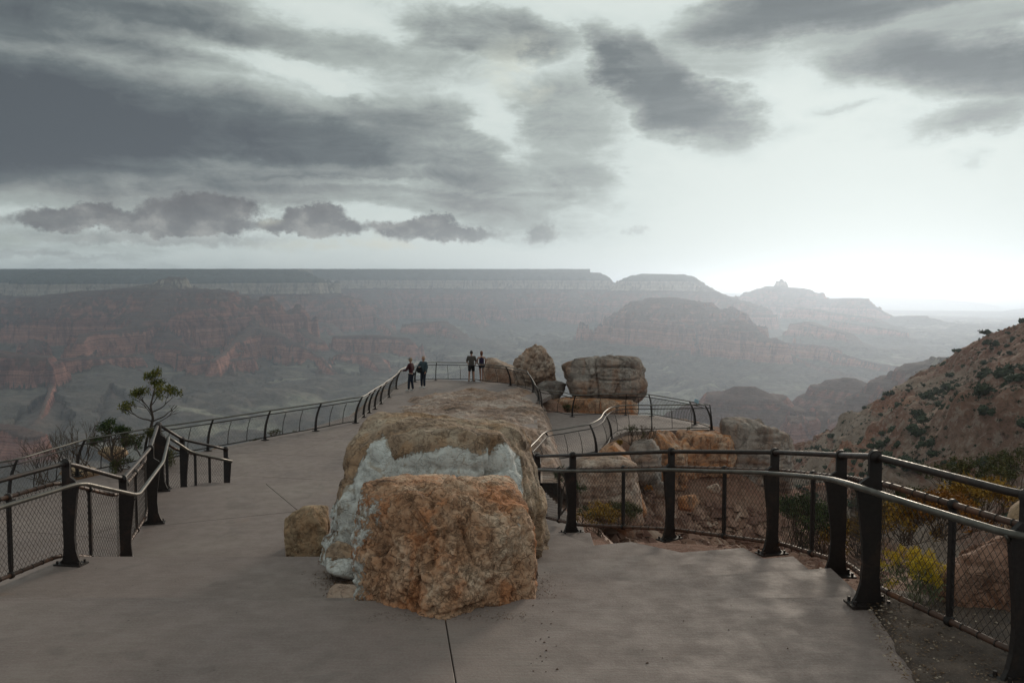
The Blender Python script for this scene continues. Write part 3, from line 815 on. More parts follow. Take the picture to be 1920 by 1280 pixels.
# ------------------------------------------------------------------ right hillside
CREST = [(1380, 900, 1000), (1470, 858, 820), (1530, 842, 760), (1590, 822, 700), (1625, 782, 660), (1690, 730, 600), (1740, 692, 560), (1765, 678, 540),
         (1800, 655, 520), (1850, 640, 500), (1862, 620, 490), (1920, 605, 470), (2020, 590, 420), (2200, 540, 330), (2500, 480, 220)]
CW = [W(a, b, Y=c) for a, b, c in CREST]
def hill_height(X, Y):
    best = np.full(X.shape, -1e4)
    nz = fbm2(X / 90, Y / 90, 5, 15, .55)
    nr = ridged2(X / 70, Y / 70, 4, 18, .5)
    nr2 = ridged2(X / 22, Y / 22, 4, 19, .55)
    cz = np.zeros(X.shape)
    def bands(q): return sum(hh * .9 / (1 + np.exp(-np.clip((q - zb - 4 * nz) / (th * .25), -40, 40))) for zb, th, hh in ((-58, 5, 8), (-72, 4, 9), (-118, 5, 8), (-38, 4, 7)))
    for a, b in zip(CW[:-1], CW[1:]):
        L2 = (b.x - a.x) ** 2 + (b.y - a.y) ** 2
        tt = np.clip(((X - a.x) * (b.x - a.x) + (Y - a.y) * (b.y - a.y)) / L2, 0, 1)
        d = np.hypot(X - a.x - tt * (b.x - a.x), Y - a.y - tt * (b.y - a.y))
        zc = a.z * (1 - tt) + b.z * tt
        dd = np.maximum(d * (1 - .20 * (nr - .8) * np.clip(d / 90, 0, 1)), 0)
        drop = 0.62 * dd + 1.5 * np.clip(dd / 6, 0, 1)
        cz = np.where(zc - drop > best, zc, cz)
        best = np.maximum(best, zc - drop)
    z = best + 4 * nz * np.clip((cz - best) / 12, .25, 1) + 2.6 * (nr2 - .7) * np.clip((cz - best) / 8, .2, 1)
    # rock bands standing proud of the slope
    z = z + bands(z) - bands(cz)
    z = z + 1.0 * fbm2(X / 9, Y / 9, 4, 77)
    return z
pxs = np.linspace(1300, 2700, 560); dh = np.concatenate([np.linspace(90, 300, 90, endpoint=False), np.linspace(300, 1250, 340)])
U, D = np.meshgrid((pxs - 960) / F_PX, dh)
X, Y = U * D, D
Z = hill_height(X, Y)
me = np_mesh('hill', np.stack([X.ravel(), Y.ravel(), Z.ravel()], 1), grid_faces(len(dh), len(pxs)))
o = link('hillside', me, None, M['hill'])
tag(o, 'steep reddish grey hillside dotted with dark bushes at the right edge', kind='structure')

# ------------------------------------------------------------------ rim ground around the overlook
LAND = [(9, -8), (7.5, 2), (5.2, 6), (4.2, 9), (2.9, 10.8), (1.6, 12.6), (1.6, 18), (1.9, 24), (2.1, 28.5), (3.6, 31.8), (4.6, 35.5), (8.9, 36.6), (9.8, 38.4),
        (8.4, 41.5), (2.6, 42.6), (1.9, 45.5), (.2, 48.2), (-4.4, 50.9), (-6.2, 49.6), (-6.9, 44), (-6.9, 37), (-8.2, 32.4), (-11, 27.6), (-13.2, 22.6), (-14.4, 17), (-16, 8), (-17, -8)]
def poly_dist(X, Y, poly):
    inside = np.zeros(X.shape, bool); dist = np.full(X.shape, 1e9)
    n = len(poly)
    for i in range(n):
        ax, ay = poly[i]; bx, by = poly[(i + 1) % n]
        L2 = (bx - ax) ** 2 + (by - ay) ** 2
        tt = np.clip(((X - ax) * (bx - ax) + (Y - ay) * (by - ay)) / L2, 0, 1)
        dist = np.minimum(dist, np.hypot(X - ax - tt * (bx - ax), Y - ay - tt * (by - ay)))
        c = ((ay > Y) != (by > Y)) & (X < (bx - ax) * (Y - ay) / ((by - ay) if by != ay else 1e-9) + ax)
        inside ^= c
    return np.where(inside, -dist, dist)
def rim_base(X, Y):
    b = np.interp(Y, [-10, 5.9, 6.3, 7.45, 8.25, 9.05, 9.9, 10.8, 14, 24, 30, 60], [-2.40, -2.40, -2.45, -2.605, -2.765, -2.945, -3.125, -3.31, -4.1, -5.78, -5.80, -5.80])
    b = b - .10 * np.clip((2.0 - X) / .5, 0, 1)
    b = b - .8 * np.clip((-.5 - X) / .4, 0, 1) * np.clip((24 - Y) / 2, 0, 1)
    left = np.clip((-5.3 - X) / 1.2, 0, 1)             # the lower walk left of the stairs
    b = b * (1 - left) + np.minimum(b, -5.70) * left
    right = np.clip((X - 0.6) / 1.0, 0, 1) * np.clip((Y - 20) / 4, 0, 1) * np.clip((43.2 - Y) / 1.0, 0, 1)
    b = b * (1 - right) + np.minimum(b, -6.36) * right
    return b
def rim_height(X, Y):
    d = poly_dist(X, Y, LAND)
    base = rim_base(X, Y)
    o_ = np.maximum(d, 0)
    gentle = np.clip((8.5 - Y) / 3, 0, 1) * np.clip(X, 0, 1)
    n = fbm2(X / 3.2, Y / 3.2, 5, 90)
    talus = np.clip((X - 2.0) / 1.5, 0, 1) * np.clip((Y - 12) / 6, 0, 1)
    steep = 1.5 * (1 - gentle) + .42 * gentle
    steep = steep * (1 - talus) + .75 * talus
    drop = steep * o_ + .5 * np.clip(o_ / .6, 0, 1) * (1 - gentle)
    drop = drop * (1 + .25 * n) + np.maximum(o_ - 14, 0) * 1.2
    return base - drop + n * .18 * np.clip(d / .8 + .3, .02, 1) * (1 + np.clip(o_, 0, 6) * .5)
xs = np.linspace(-42, 62, 520); ys = np.linspace(-9, 74, 480)
X, Y = np.meshgrid(xs, ys)
Z = rim_height(X, Y)
me = np_mesh('rim', np.stack([X.ravel(), Y.ravel(), Z.ravel()], 1), grid_faces(len(ys), len(xs)))
o = link('rim_ground', me, None, M['ground'])
tag(o, 'bare reddish soil and talus falling away below the lookout', kind='structure')
def rim_z(x, y): return float(rim_height(np.array([[x]]), np.array([[y]]))[0, 0])

# ------------------------------------------------------------------ paving
def prism(name, poly, z, th, mat, parent=None, bev=0.004):
    poly = [Vector((p[0], p[1], 0)) for p in poly]
    area = sum(poly[i].x * poly[(i + 1) % len(poly)].y - poly[(i + 1) % len(poly)].x * poly[i].y for i in range(len(poly)))
    if area < 0: poly = poly[::-1]
    n = len(poly); ins = []
    for i in range(n):
        a = (poly[i] - poly[i - 1]).normalized(); b = (poly[(i + 1) % n] - poly[i]).normalized()
        na = Vector((-a.y, a.x, 0)); nb = Vector((-b.y, b.x, 0))
        s = (na + nb)
        s = s / max(.3, s.dot(na))
        ins.append(poly[i] + s * bev)
    mb = MB()
    v = [(p.x, p.y, z) for p in ins] + [(p.x, p.y, z - bev) for p in poly] + [(p.x, p.y, z - th) for p in poly]
    f = [tuple(range(n))]
    for i in range(n):
        j = (i + 1) % n
        f.append((i, n + i, n + j, j)[::1]); f.append((n + i, 2 * n + i, 2 * n + j, n + j))
    f.append(tuple(range(2 * n, 3 * n))[::-1])
    mb.poly(v, f)
    return mb.build(name, mat, parent)

def clip(poly, nx, ny, c):                     # keep nx*x+ny*y >= c
    out = []
    for i in range(len(poly)):
        a, b = poly[i], poly[(i + 1) % len(poly)]
        da, db = nx * a[0] + ny * a[1] - c, nx * b[0] + ny * b[1] - c
        if da >= 0: out.append(a)
        if (da > 0 and db < 0) or (da < 0 and db > 0):
            t = da / (da - db); out.append((a[0] + t * (b[0] - a[0]), a[1] + t * (b[1] - a[1])))
    return out

stairs = tag(empty('pavement', (0, 0, 0)), kind='structure')
def xy(px, py, z): p = W(px, py, z=z); return (p.x, p.y)
CL = -0.62                                     # joint between the left and right flights (under the boulders)
Z0 = -2.25
yL = xy(300, 1125, Z0)[1]
# top landing, two slabs with the joint between them
j0 = xy(835, 1160, Z0); j1 = xy(855, 1280, Z0)
tipR = xy(1627, 1118, Z0); B0 = xy(1000, 1122, Z0)
G = .004
prism('slab', [(-6.2, -6), (j1[0] - .03 - G, -6), (j1[0] - G, j1[1]), (j0[0] - G, j0[1]), (j0[0] - G, yL), (-5.30, yL), (-6.2, 3)], Z0, .35, M['concrete'], stairs)
edgeR = [xy(1640, 1150, Z0), xy(1672, 1195, Z0), xy(1712, 1240, Z0), xy(1745, 1280, Z0)]
prism('slab', [(j1[0] - .03 + G, -6), (2.9, -6), (2.75, 2.5), edgeR[3], edgeR[2], edgeR[1], edgeR[0], tipR, B0, (j0[0] + G, yL), (j0[0] + G, j0[1]), (j1[0] + G, j1[1])],
      Z0, .35, M['concrete'], stairs)
# right flight: fanned treads
rt = [(-2.42, (1558, 1064), (1000, 1098)), (-2.58, (1488, 1042), (1000, 1078)), (-2.74, (1394, 1026), (1000, 1056)),
      (-2.92, (1184, 1015), (1000, 1032)), (-3.10, (1060, 1003), (1000, 1010))]
prevT, prevB = tipR, B0
for i, (z, tp, bp) in enumerate(rt):
    T = xy(*tp, z); B = xy(*bp, z)
    corner = (T[0] + (.0 if i < 4 else .1), prevT[1] + .12)
    ox = [2.82, 2.72, 2.46, 1.88, .95][i]
    poly = [(CL, prevB[1] - .30), (prevB[0], prevB[1] - .30), (prevT[0] - .1, prevT[1] - .30), (max(prevT[0], T[0]) - .02, prevT[1] - .02), (T[0], T[1]), (B[0], B[1]), (CL, B[1])]
    prism('tread', poly, z, .5, M['concrete'], stairs)
    prevT, prevB = T, B
yy = 10.2; z = -3.28
for i in range(17):
    prism('tread', [(-1.4, yy), (1.05 - .02 * i, yy), (1.05 - .02 * i, yy + 1.1), (-1.4, yy + 1.1)], z - .0012 * i, .45, M['concrete'], stairs)
    yy += .93; z -= .17
# left flight
def band(z, y0, y1, xl=-5.0, xr=CL, name='tread'):
    return prism(name, [(xl, y0), (xr, y0), (xr, y1), (xl, y1)], z, .42, M['concrete'], stairs)
band(-2.40, 5.8, 6.50); band(-2.55, 6.2, 6.90); band(-2.70, 6.6, 7.28); prism('tread', [(-5.12, 6.98), (CL, 6.98), (CL, 8.93), (-4.72, 8.93)], -2.85, .42, M['concrete'], stairs)
band(-3.0, 8.6, 9.28, -4.7); band(-3.14, 8.98, 9.68, -4.68)
# middle landing with its joints
ZL = -3.27
e1 = xy(300, 915, ZL); e2 = xy(640, 900, ZL)
m1 = xy(300, 985, ZL); m2 = xy(560, 958, ZL)
dg1 = xy(497, 907, ZL); dg2 = xy(553, 952, ZL)
prism('slab', [(-4.68, 9.4), (CL, 9.4), (CL, m2[1] + .05), m2, m1, (-5.16, m1[1] - .01)], ZL, .45, M['concrete'], stairs)
prism('slab', [(-5.17, m1[1]), (m1[0], m1[1] + .014), (m2[0] - .01, m2[1] + .014), (dg2[0] - .005, dg2[1]), (dg1[0] - .005, e1[1] + (e2[1] - e1[1]) * .58), e1, (-5.85, e1[1])],
      ZL, .45, M['concrete'], stairs)
prism('slab', [(m2[0] + .01, m2[1] + .014), (CL, m2[1] + .06), (CL, e2[1]), e2, (dg1[0] + .005, e1[1] + (e2[1] - e1[1]) * .58), (dg2[0] + .005, dg2[1])],
      ZL, .45, M['concrete'], stairs)
for i in range(1, 14):
    z = ZL - .152 * i
    y1 = -z / .2285 - .12; y0 = -(z + .152) / .2285 - .45
    band(z, y0, y1, -5.6, -1.5)
# upper lookout platform: slabs on a skewed grid
PLAT = [(-1.6, 22.6), (-14.2, 16.0), (-13.9, 17.5), (-12.9, 22.4), (-10.7, 27.2), (-8.0, 32.1), (-6.75, 36.4), (-6.75, 44), (-6.1, 49.2), (-4.4, 50.5), (.1, 48.0), (1.75, 45.2), (2.0, 43.0), (1.1, 40), (.9, 26), (-1.6, 26)]
def slabs(poly, z, th, ang, su, sv, parent, gap=.02, ou=0, ov=0):
    ca, sa = math.cos(ang), math.sin(ang)
    us = [p[0] * ca + p[1] * sa for p in poly]; vs = [-p[0] * sa + p[1] * ca for p in poly]
    for i in range(math.floor((min(us) - ou) / su), math.ceil((max(us) - ou) / su)):
        for j in range(math.floor((min(vs) - ov) / sv), math.ceil((max(vs) - ov) / sv)):
            q = list(poly)
            for nx, ny, c in ((ca, sa, ou + i * su + gap / 2), (-ca, -sa, -(ou + (i + 1) * su - gap / 2)), (-sa, ca, ov + j * sv + gap / 2), (sa, -ca, -(ov + (j + 1) * sv - gap / 2))):
                if len(q) >= 3: q = clip(q, nx, ny, c)
            q2 = []
            for p in q:
                if not q2 or math.hypot(p[0] - q2[-1][0], p[1] - q2[-1][1]) > .01: q2.append(p)
            if len(q2) >= 3:
                ar = abs(sum(q2[k][0] * q2[(k + 1) % len(q2)][1] - q2[(k + 1) % len(q2)][0] * q2[k][1] for k in range(len(q2)))) / 2
                if ar > .004: prism('slab', q2, z, th, M['concrete'], parent, bev=.005)
plat = tag(empty('lookout_floor', (0, 0, 0)), kind='structure')
slabs([(-14.2, 15.0), (-1.6, 15.0), (-1.6, 26), (.9, 26), (1.1, 40), (2.0, 43.0), (1.75, 45.2), (.1, 48.0), (-4.4, 50.5), (-6.1, 49.2), (-6.75, 44), (-6.75, 36.4), (-8.0, 32.1), (-10.7, 27.2), (-12.9, 22.4)],
      -5.4, .2, -.22, 3.4, 3.1, plat, ou=.6, ov=.35)
lower = tag(empty('lower_path', (0, 0, 0)), kind='structure')
slabs([(-.9, 25.4), (1.7, 25.4), (2.35, 29.5), (3.3, 32.2), (3.9, 34.6), (4.9, 36.6), (8.7, 37.3), (9.0, 38.6), (7.0, 41.3), (2.3, 42.4), (-.9, 42.4)], -6.2, .2, .1, 4.2, 4.6, lower, ou=.3, ov=1.0)

# natural bedrock breaking through the platform
BR = [(-5.6, 32.4), (-4.9, 36), (-5.4, 41), (-3.6, 44.0), (-2.0, 45.5), (-.6, 44.2), (.7, 45.4), (1.5, 44.0), (1.25, 41), (1.7, 38), (1.45, 34), (1.3, 30.5), (1.1, 27.5), (-1.8, 25.5), (-4.9, 28)]
xs = np.linspace(-7.2, 2.8, 330); ys = np.linspace(24.5, 47.5, 480)
X, Y = np.meshgrid(xs, ys)
dd = -poly_dist(X, Y, BR) + 1.1 * fbm2(X / 1.7, Y / 1.7, 5, 33)
Z = -5.50 + .24 * np.clip(dd / 1.4, -.6, 1) + .10 * np.clip(dd, 0, 1) * fbm2(X / .9, Y / .9, 5, 44) * 1.6
Z = Z + .05 * np.clip(dd, 0, 1) * ridged2(X / 2.0, Y / .8, 4, 54)
Z = Z + .30 * np.clip((33 - Y) / 4, 0, 1) * np.clip(dd, 0, 1)
Z = np.where(X > 1.0, Z - np.clip((X - 1.35) * 1.6, 0, .9), Z)
me = np_mesh('bedrock', np.stack([X.ravel(), Y.ravel(), Z.ravel()], 1), grid_faces(len(ys), len(xs)))
o = link('bedrock', me, None, M['bedrock'])
tag(o, 'uneven bare limestone breaking through the floor of the lookout', kind='structure')

# ------------------------------------------------------------------ rocks
_ICO = {}
def ico(sub):
    if sub not in _ICO:
        bm = bmesh.new(); bmesh.ops.create_icosphere(bm, subdivisions=sub, radius=1)
        v = np.array([q.co[:] for q in bm.verts]); f = np.array([[q.index for q in fc.verts] for fc in bm.faces]); bm.free()
        _ICO[sub] = (v / np.linalg.norm(v, axis=1)[:, None], f)
    return _ICO[sub]

def rock(name, pts, mat, sub=5, p=14, rough=.06, pit=.0, seed=1, parent=None, paint=None, scale=1.0, lay=0.0, chips=14, crack=0.0, facet=.035):
    """star-shaped block through the given corners, with rounded edges and eroded relief"""
    pts = [Vector(q) for q in pts]
    c = sum(pts, Vector()) / len(pts)
    bm = bmesh.new()
    for q in pts: bm.verts.new(q - c)
    bmesh.ops.convex_hull(bm, input=bm.verts)
    planes = []
    for fc in bm.faces:
        n = fc.normal.copy(); 
        if fc.calc_area() < 1e-7: continue
        d = n.dot(fc.verts[0].co)
        if d < 0: n, d = -n, -d
        if d < 1e-4: d = 1e-3
        if not any((n - m).length < .06 for m, e in planes): planes.append((n, d))
    bm.free()
    v, f = ico(sub)
    rr_ = np.random.RandomState(seed * 13 + 1)
    pa = np.array([tuple(q - c) for q in pts])
    for _ in range(chips):
        n_ = rr_.normal(size=3); n_ /= np.linalg.norm(n_)
        planes.append((Vector(n_), float((pa @ n_).max() * rr_.uniform(.80, .97))))
    p = p * 2.4
    inv = 0
    for n, d in planes:
        q = (v @ np.array(n)) / d
        inv = inv + np.maximum(q, 0) ** p
    r = np.maximum(inv, 1e-30) ** (-1 / p)
    size = float(np.mean(r))
    q = v * r[:, None]
    s = q / (size * scale) + seed * 3.7
    h = fbm3(s * 1.1, 3, seed) * .9
    h2 = fbm3(s * 4.0, 4, seed + 5, .6)
    rid = 1 - 2 * np.abs(pn3(s * 2.3 + 4, seed + 9))
    dr = rough * size * (h + .45 * h2 + .25 * rid)
    if facet:
        for nf, am in ((26, 1.0), (90, .45)):
            sd = rr_.normal(size=(nf, 3)); sd /= np.linalg.norm(sd, axis=1)[:, None]
            gr = rr_.normal(size=(nf, 3)); lv = rr_.normal(size=nf) * .35
            wv = v + .10 * np.stack([pn3(s * 2.2 + 11, seed + 31), pn3(s * 2.2 + 17, seed + 32), pn3(s * 2.2 + 23, seed + 33)], 1)
            ds_ = wv @ sd.T
            o1 = np.argsort(-ds_, axis=1)[:, :2]
            ia = o1[:, 0]; g_ = np.take_along_axis(ds_, o1, 1); gap_ = g_[:, 0] - g_[:, 1]
            val = lv[ia] + 1.5 * np.einsum('ij,ij->i', gr[ia], v - sd[ia])
            dr = dr + facet * am * size * (val - .35 * np.exp(-(gap_ / .012) ** 2))
    if pit:
        bil = np.abs(fbm3(s * 2.4 + 9, 4, seed + 11, .62))
        hol = np.clip(fbm3(s * 4.2 + 2, 3, seed + 13, .6) - .10, 0, 1)
        dr = dr + pit * size * (.35 - 1.2 * bil - 1.1 * hol)
    if crack:
        c1 = np.abs(pn3(s * np.array([1.1, 1.1, .35]) + 3.3, seed + 21)) + .02 * np.abs(h2)
        c2 = np.abs(pn3(s * np.array([.35, .35, 2.2]) + 7.7, seed + 23)) + .02 * np.abs(h2)
        dr = dr - crack * size * (np.exp(-(c1 / .035) ** 2) + .9 * np.exp(-(c2 / .05) ** 2))
    if lay:
        zz = s[:, 2] * 5 + .5 * fbm3(s * 1.5, 2, seed + 3)
        dr = dr + lay * size * (np.abs(((zz * 1.0) % 1.0) - .5) ** .5 - .5)
    q = v * (r + dr)[:, None]
    me = np_mesh(name, q, f)
    if paint is not None: set_attr(me, 'paint', paint(q + np.array(c)))
    o = link(name, me, parent, mat, c)
    return o

def pts_from(lst): return [W(a, b, Y=c) for a, b, c in lst]

def img_coords(q):                             # project for laying out a stain on the block's front
    cp, sp = math.cos(PITCH), math.sin(PITCH)
    f = q[:, 1] * cp - q[:, 2] * sp; u = q[:, 1] * sp + q[:, 2] * cp
    return 960 + F_PX * q[:, 0] / f, 640 - F_PX * u / f

# front boulder
B1 = pts_from([(672, 1118, 6.32), (700, 1135, 6.2), (770, 1148, 6.08), (832, 1166, 5.96), (930, 1150, 6.02), (1000, 1126, 6.2), (1006, 1060, 6.45),
               (664, 1040, 6.35), (668, 940, 6.45), (690, 906, 6.6), (745, 903, 6.55), (850, 903, 6.5), (955, 905, 6.55), (985, 950, 6.35),
               (850, 935, 6.12), (760, 935, 6.22), (940, 930, 6.2),
               (715, 893, 7.5), (960, 893, 7.5), (998, 985, 7.3), (1000, 1040, 7.6), (690, 1040, 7.6)])
def paint1(q):
    px, py = img_coords(q)
    m = -np.maximum(np.abs(px - 715) / 62, np.abs(py - 1010) / 120) + 1
    left = np.clip((800 - px) / 90, -1, 1) * .7 + np.clip((q[:, 1] * 0 + (px - 640)) / 400, -1, 0)
    m1 = .12 + .50 * np.clip((735 - px) / 60, -1.4, 1) - .4 * np.clip((925 - py) / 20, 0, 2)
    m1 = m1 + .22 * np.exp(-((px - 750) / 45) ** 2 - ((py - 985) / 70) ** 2)
    m2 = .75 - np.abs(px - 975) / 26 - np.abs(py - 970) / 90
    return np.maximum(m1, m2)
B1 += [W(a, b, z=-2.24) + Vector((0, 0, dz_)) for a, b in ((672, 1106), (705, 1128), (770, 1143), (832, 1160), (930, 1143), (1003, 1116)) for dz_ in (0, -.5)]
o = rock('front_boulder', B1, M['rock_hero'], 7, 16, .07, .085, 3, paint=paint1, scale=.75, chips=8, crack=.03)
tag(o, 'front pitted tan boulder with white paint flaking off its left side', 'boulder')
# big boulder behind
B2 = pts_from([(606, 1075, 8.9), (606, 1010, 8.7), (622, 915, 8.75), (640, 850, 8.9), (672, 800, 9.2), (698, 762, 10.6), (880, 758, 10.8), (968, 768, 10.6), (1002, 808, 9.9),
               (690, 812, 8.75), (830, 812, 8.5), (950, 812, 8.6), (975, 905, 8.4), (990, 1010, 8.3), (640, 930, 8.45),
               (1014, 875, 9.8), (1035, 942, 9.7), (1022, 995, 9.5), (1003, 1035, 9.1), (990, 1090, 8.7), (620, 1090, 8.6), (700, 1120, 10.4), (960, 1060, 10.8), (660, 1010, 10.6)])
def paint2(q):
    px, py = img_coords(q)
    top = np.interp(px, [600, 625, 660, 690, 720, 735, 770, 810, 850, 900, 950, 975, 1000], [1000, 930, 905, 840, 815, 850, 850, 845, 835, 850, 835, 850, 950])
    m = .9 - np.abs(px - 800) / 400 * .3 - .4 * np.clip((top - py) / 18, -1, 3)
    m = np.where(px > 975, m - (px - 975) / 14, m)
    m = np.where(px < 640, m - .2, m)
    return m - .35
B2 += [Vector((q.x, q.y, -3.5)) for q in B2 if q.z < -2.5]
o = rock('big_boulder', B2, M['rock_hero_back'], 7, 18, .040, .030, 8, paint=paint2, scale=.8, chips=5, crack=.025)
tag(o, 'largest tan boulder, a broad white paint band across its face, behind the pitted one', 'boulder')
# left block and small pieces
B3 = pts_from([(537, 955, 10.2), (560, 942, 10.6), (616, 938, 10.4), (618, 1070, 10.1), (540, 1062, 10.1), (536, 1000, 10.0), (575, 960, 9.95), (612, 1000, 9.9), (545, 1064, 10.9), (615, 1062, 10.9), (575, 1075, 9.95)])
o = rock('boulder', B3, M['rock_side'], 6, 16, .045, .03, 12)
tag(o, 'small tan block on the left, leaning against the largest boulder', 'boulder')
B4 = pts_from([(610, 1030, 8.3), (625, 1012, 8.4), (655, 1018, 8.3), (668, 1040, 8.2), (664, 1090, 8.1), (636, 1086, 8.0), (611, 1072, 8.1), (625, 1060, 8.9), (665, 1040, 8.9)])
def paint4(q):
    px, py = img_coords(q); return .1 + .6 * np.clip((py - 1040) / 12, -1, 1)
o = rock('boulder', B4, M['rock_hero_back'], 5, 12, .08, .05, 15, paint=paint4)
tag(o, 'little rock with white painted lower half wedged at the big boulder foot', 'rock')
B5 = pts_from([(602, 1118, 7.75), (625, 1092, 7.95), (662, 1094, 7.9), (690, 1120, 7.5), (650, 1126, 7.4), (640, 1100, 7.7)]) + [Vector((-1.35, 7.7, -2.98))]
o = rock('boulder', B5, M['rock_pale'], 5, 10, .08, .04, 17)
tag(o, 'flat pale stone lying left of the front boulder at the step edge', 'rock')

def at_pts(lst, y0, depth, taper=.8):
    """outline in the picture given front distance y0; the block goes depth metres back"""
    out = [W(a, b, Y=y0 + (c if len(t) > 2 else 0)) for t in lst for a, b, c in [(t + (0,))[:3]]]
    cx = sum(p.x for p in out) / len(out); cz = sum(p.z for p in out) / len(out)
    ctr = Vector((cx, sum(p.y for p in out) / len(out), cz))
    back = [(ctr + (p - ctr) * taper) * (1 + depth / p.y) for p in out]
    frt = [(ctr + (p - ctr) * .82) * (1 - depth * .22 / p.y) for p in out]
    return out + back + frt

def far_rock(outline, y0, depth, mat, label, sub=5, p=14, rough=.05, pit=0, seed=1, lay=0, cat='boulder', taper=.8, scale=1.0, name='boulder', crack=.07):
    o = rock(name, at_pts(outline, y0, depth, taper), mat, sub, p, rough, pit, seed, lay=lay, scale=scale, crack=crack)
    return tag(o, label, cat)

far_rock([(962, 690), (968, 672), (985, 655), (1003, 645), (1020, 652), (1034, 672), (1040, 695), (1044, 722), (1005, 735), (966, 725)], 47.5, 3.0, M['rock_pale'],
         'pointed pitted grey boulder beyond the railing right of the couple', 6, 10, .06, .22, 21)
far_rock([(1003, 728), (1012, 714), (1040, 711), (1063, 718), (1060, 736), (1045, 752), (1015, 756)], 45.5, 1.8, M['rock_dark'],
         'rounded dark boulder at the foot of the pointed pitted one', 5, 6, .05, .03, 23)
far_rock([(1053, 682), (1075, 672), (1130, 667), (1197, 668), (1212, 690), (1216, 735), (1200, 756), (1130, 760), (1075, 752), (1060, 715)], 45.5, 4.5, M['rock_grey'],
         'large square grey boulder with a grass tuft on its flat top', 7, 18, .04, .05, 27, lay=.03)
far_rock([(1020, 752), (1060, 742), (1130, 752), (1200, 750), (1196, 790), (1025, 790)], 44.5, 4.0, M['rock_orange'],
         'layered orange ledge carrying the large square boulder', 5, 14, .07, .05, 29, lay=.05, name='rock_ledge', cat='rock')
far_rock([(905, 690), (912, 670), (935, 672), (966, 686), (974, 738), (900, 738)], 52.5, 4.0, M['rock_pale'],
         'pale slab of layered rock behind the railing right of the couple', 5, 12, .06, .04, 31, lay=.06)
# outcrop under the curved railing
far_rock([(1330, 806), (1372, 812), (1382, 845), (1380, 890), (1350, 905), (1262, 905), (1258, 860), (1268, 806)], 35.6, 4.0, M['rock_orange'],
         'rounded orange streaked rock under the railing corner', 6, 12, .05, .05, 35, lay=.05)
far_rock([(1215, 806), (1262, 806), (1292, 850), (1296, 935), (1232, 930), (1212, 870)], 35.0, 4.0, M['rock_orange'],
         'cream and orange block between the leafless shrub and the rounded rock', 6, 14, .06, .06, 37, lay=.03)
far_rock([(1182, 825), (1225, 822), (1240, 850), (1236, 912), (1200, 926), (1178, 880)], 31.5, 3.5, M['rock_grey'],
         'dark grey cracked rock below the leafless shrub', 5, 12, .10, .08, 39)
far_rock([(1350, 785), (1385, 781), (1470, 800), (1488, 822), (1488, 920), (1400, 930), (1362, 880)], 36.5, 4.0, M['rock_grey'],
         'tilted grey slab with a white weathered top at the far right of the outcrop', 6, 18, .045, .05, 41, lay=.03)
far_rock([(1078, 858), (1120, 846), (1180, 856), (1196, 868), (1206, 990), (1178, 1010), (1090, 960), (1076, 880)], 24.5, 3.0, M['rock_pale'],
         'big pale block with a flat top behind the second fence post', 6, 16, .05, .05, 43)
far_rock([(1148, 822), (1180, 850), (1216, 960), (1192, 996), (1150, 900), (1118, 845)], 27.5, 3.5, M['rock_orange'],
         'sloping orange rock face below the curve of the railing', 6, 14, .05, .04, 45)
far_rock([(1234, 900), (1262, 905), (1262, 920), (1252, 935), (1232, 935), (1226, 915)], 30.0, 1.2, M['rock_grey'],
         'small grey rock wedged low in the outcrop', 4, 8, .06, 0, 47, cat='rock')
far_rock([(1270, 930), (1305, 925), (1314, 940), (1300, 960), (1270, 955)], 29.5, 1.2, M['rock_orange'],
         'small orange rock at the top of the talus left of the pale cobble', 4, 8, .08, .05, 49, cat='rock')
far_rock([(1322, 912), (1345, 905), (1353, 915), (1348, 926), (1330, 924)], 29.8, .9, M['rock_pale'],
         'pale rounded cobble lying on top of the talus', 4, 7, .05, 0, 51, cat='rock')
# boulders beyond the near right railing
far_rock([(1712, 1120), (1738, 1075), (1785, 1048), (1850, 1025), (1880, 1000), (1935, 985), (2010, 1040), (1980, 1180), (1820, 1205), (1725, 1190)], 6.1, 1.2, M['rock_red'],
         'reddish boulder seen through the wire mesh at the right edge', 6, 10, .07, .06, 55)
far_rock([(1882, 985), (1892, 950), (1925, 925), (2010, 930), (2010, 1010), (1888, 1015)], 7.6, 1.3, M['rock_side'],
         'smooth tan boulder between the rails at the right edge', 5, 9, .04, 0, 57)
# rocks below the left railing, their sunlit look put into the tan colour
for k, (pxc, pyc, r_, yy) in enumerate([(150, 880, 40, 30), (212, 842, 30, 33)]):
    far_rock([(pxc - r_, pyc + 8), (pxc - r_ * .7, pyc - 3), (pxc + r_ * .2, pyc - 7), (pxc + r_ * .9, pyc - 2), (pxc + r_, pyc + 9), (pxc, pyc + 26)], yy, 2.5, M['rock_side'],
             ['tan rock glimpsed through the left railing below the bare bush', 'tan rock below the railing left of the small tree trunk',
              'left of the two pale ledges seen through the railing by the slim posts', 'right of the two pale ledges seen through the railing by the slim posts'][k], 4, 9, .1, .1, 60 + k, cat='rock')

# ------------------------------------------------------------------ fences
def normals(pts, sign):
    out = []
    for i in range(len(pts)):
        a = pts[max(i - 1, 0)]; b = pts[min(i + 1, len(pts) - 1)]
        d1 = Vector((pts[i][0] - a[0], pts[i][1] - a[1], 0)); d2 = Vector((b[0] - pts[i][0], b[1] - pts[i][1], 0))
        d = (d1.normalized() if d1.length > 1e-6 else Vector()) + (d2.normalized() if d2.length > 1e-6 else Vector())
        d.normalize()
        out.append(Vector((d.y, -d.x, 0)) * sign)
    return out

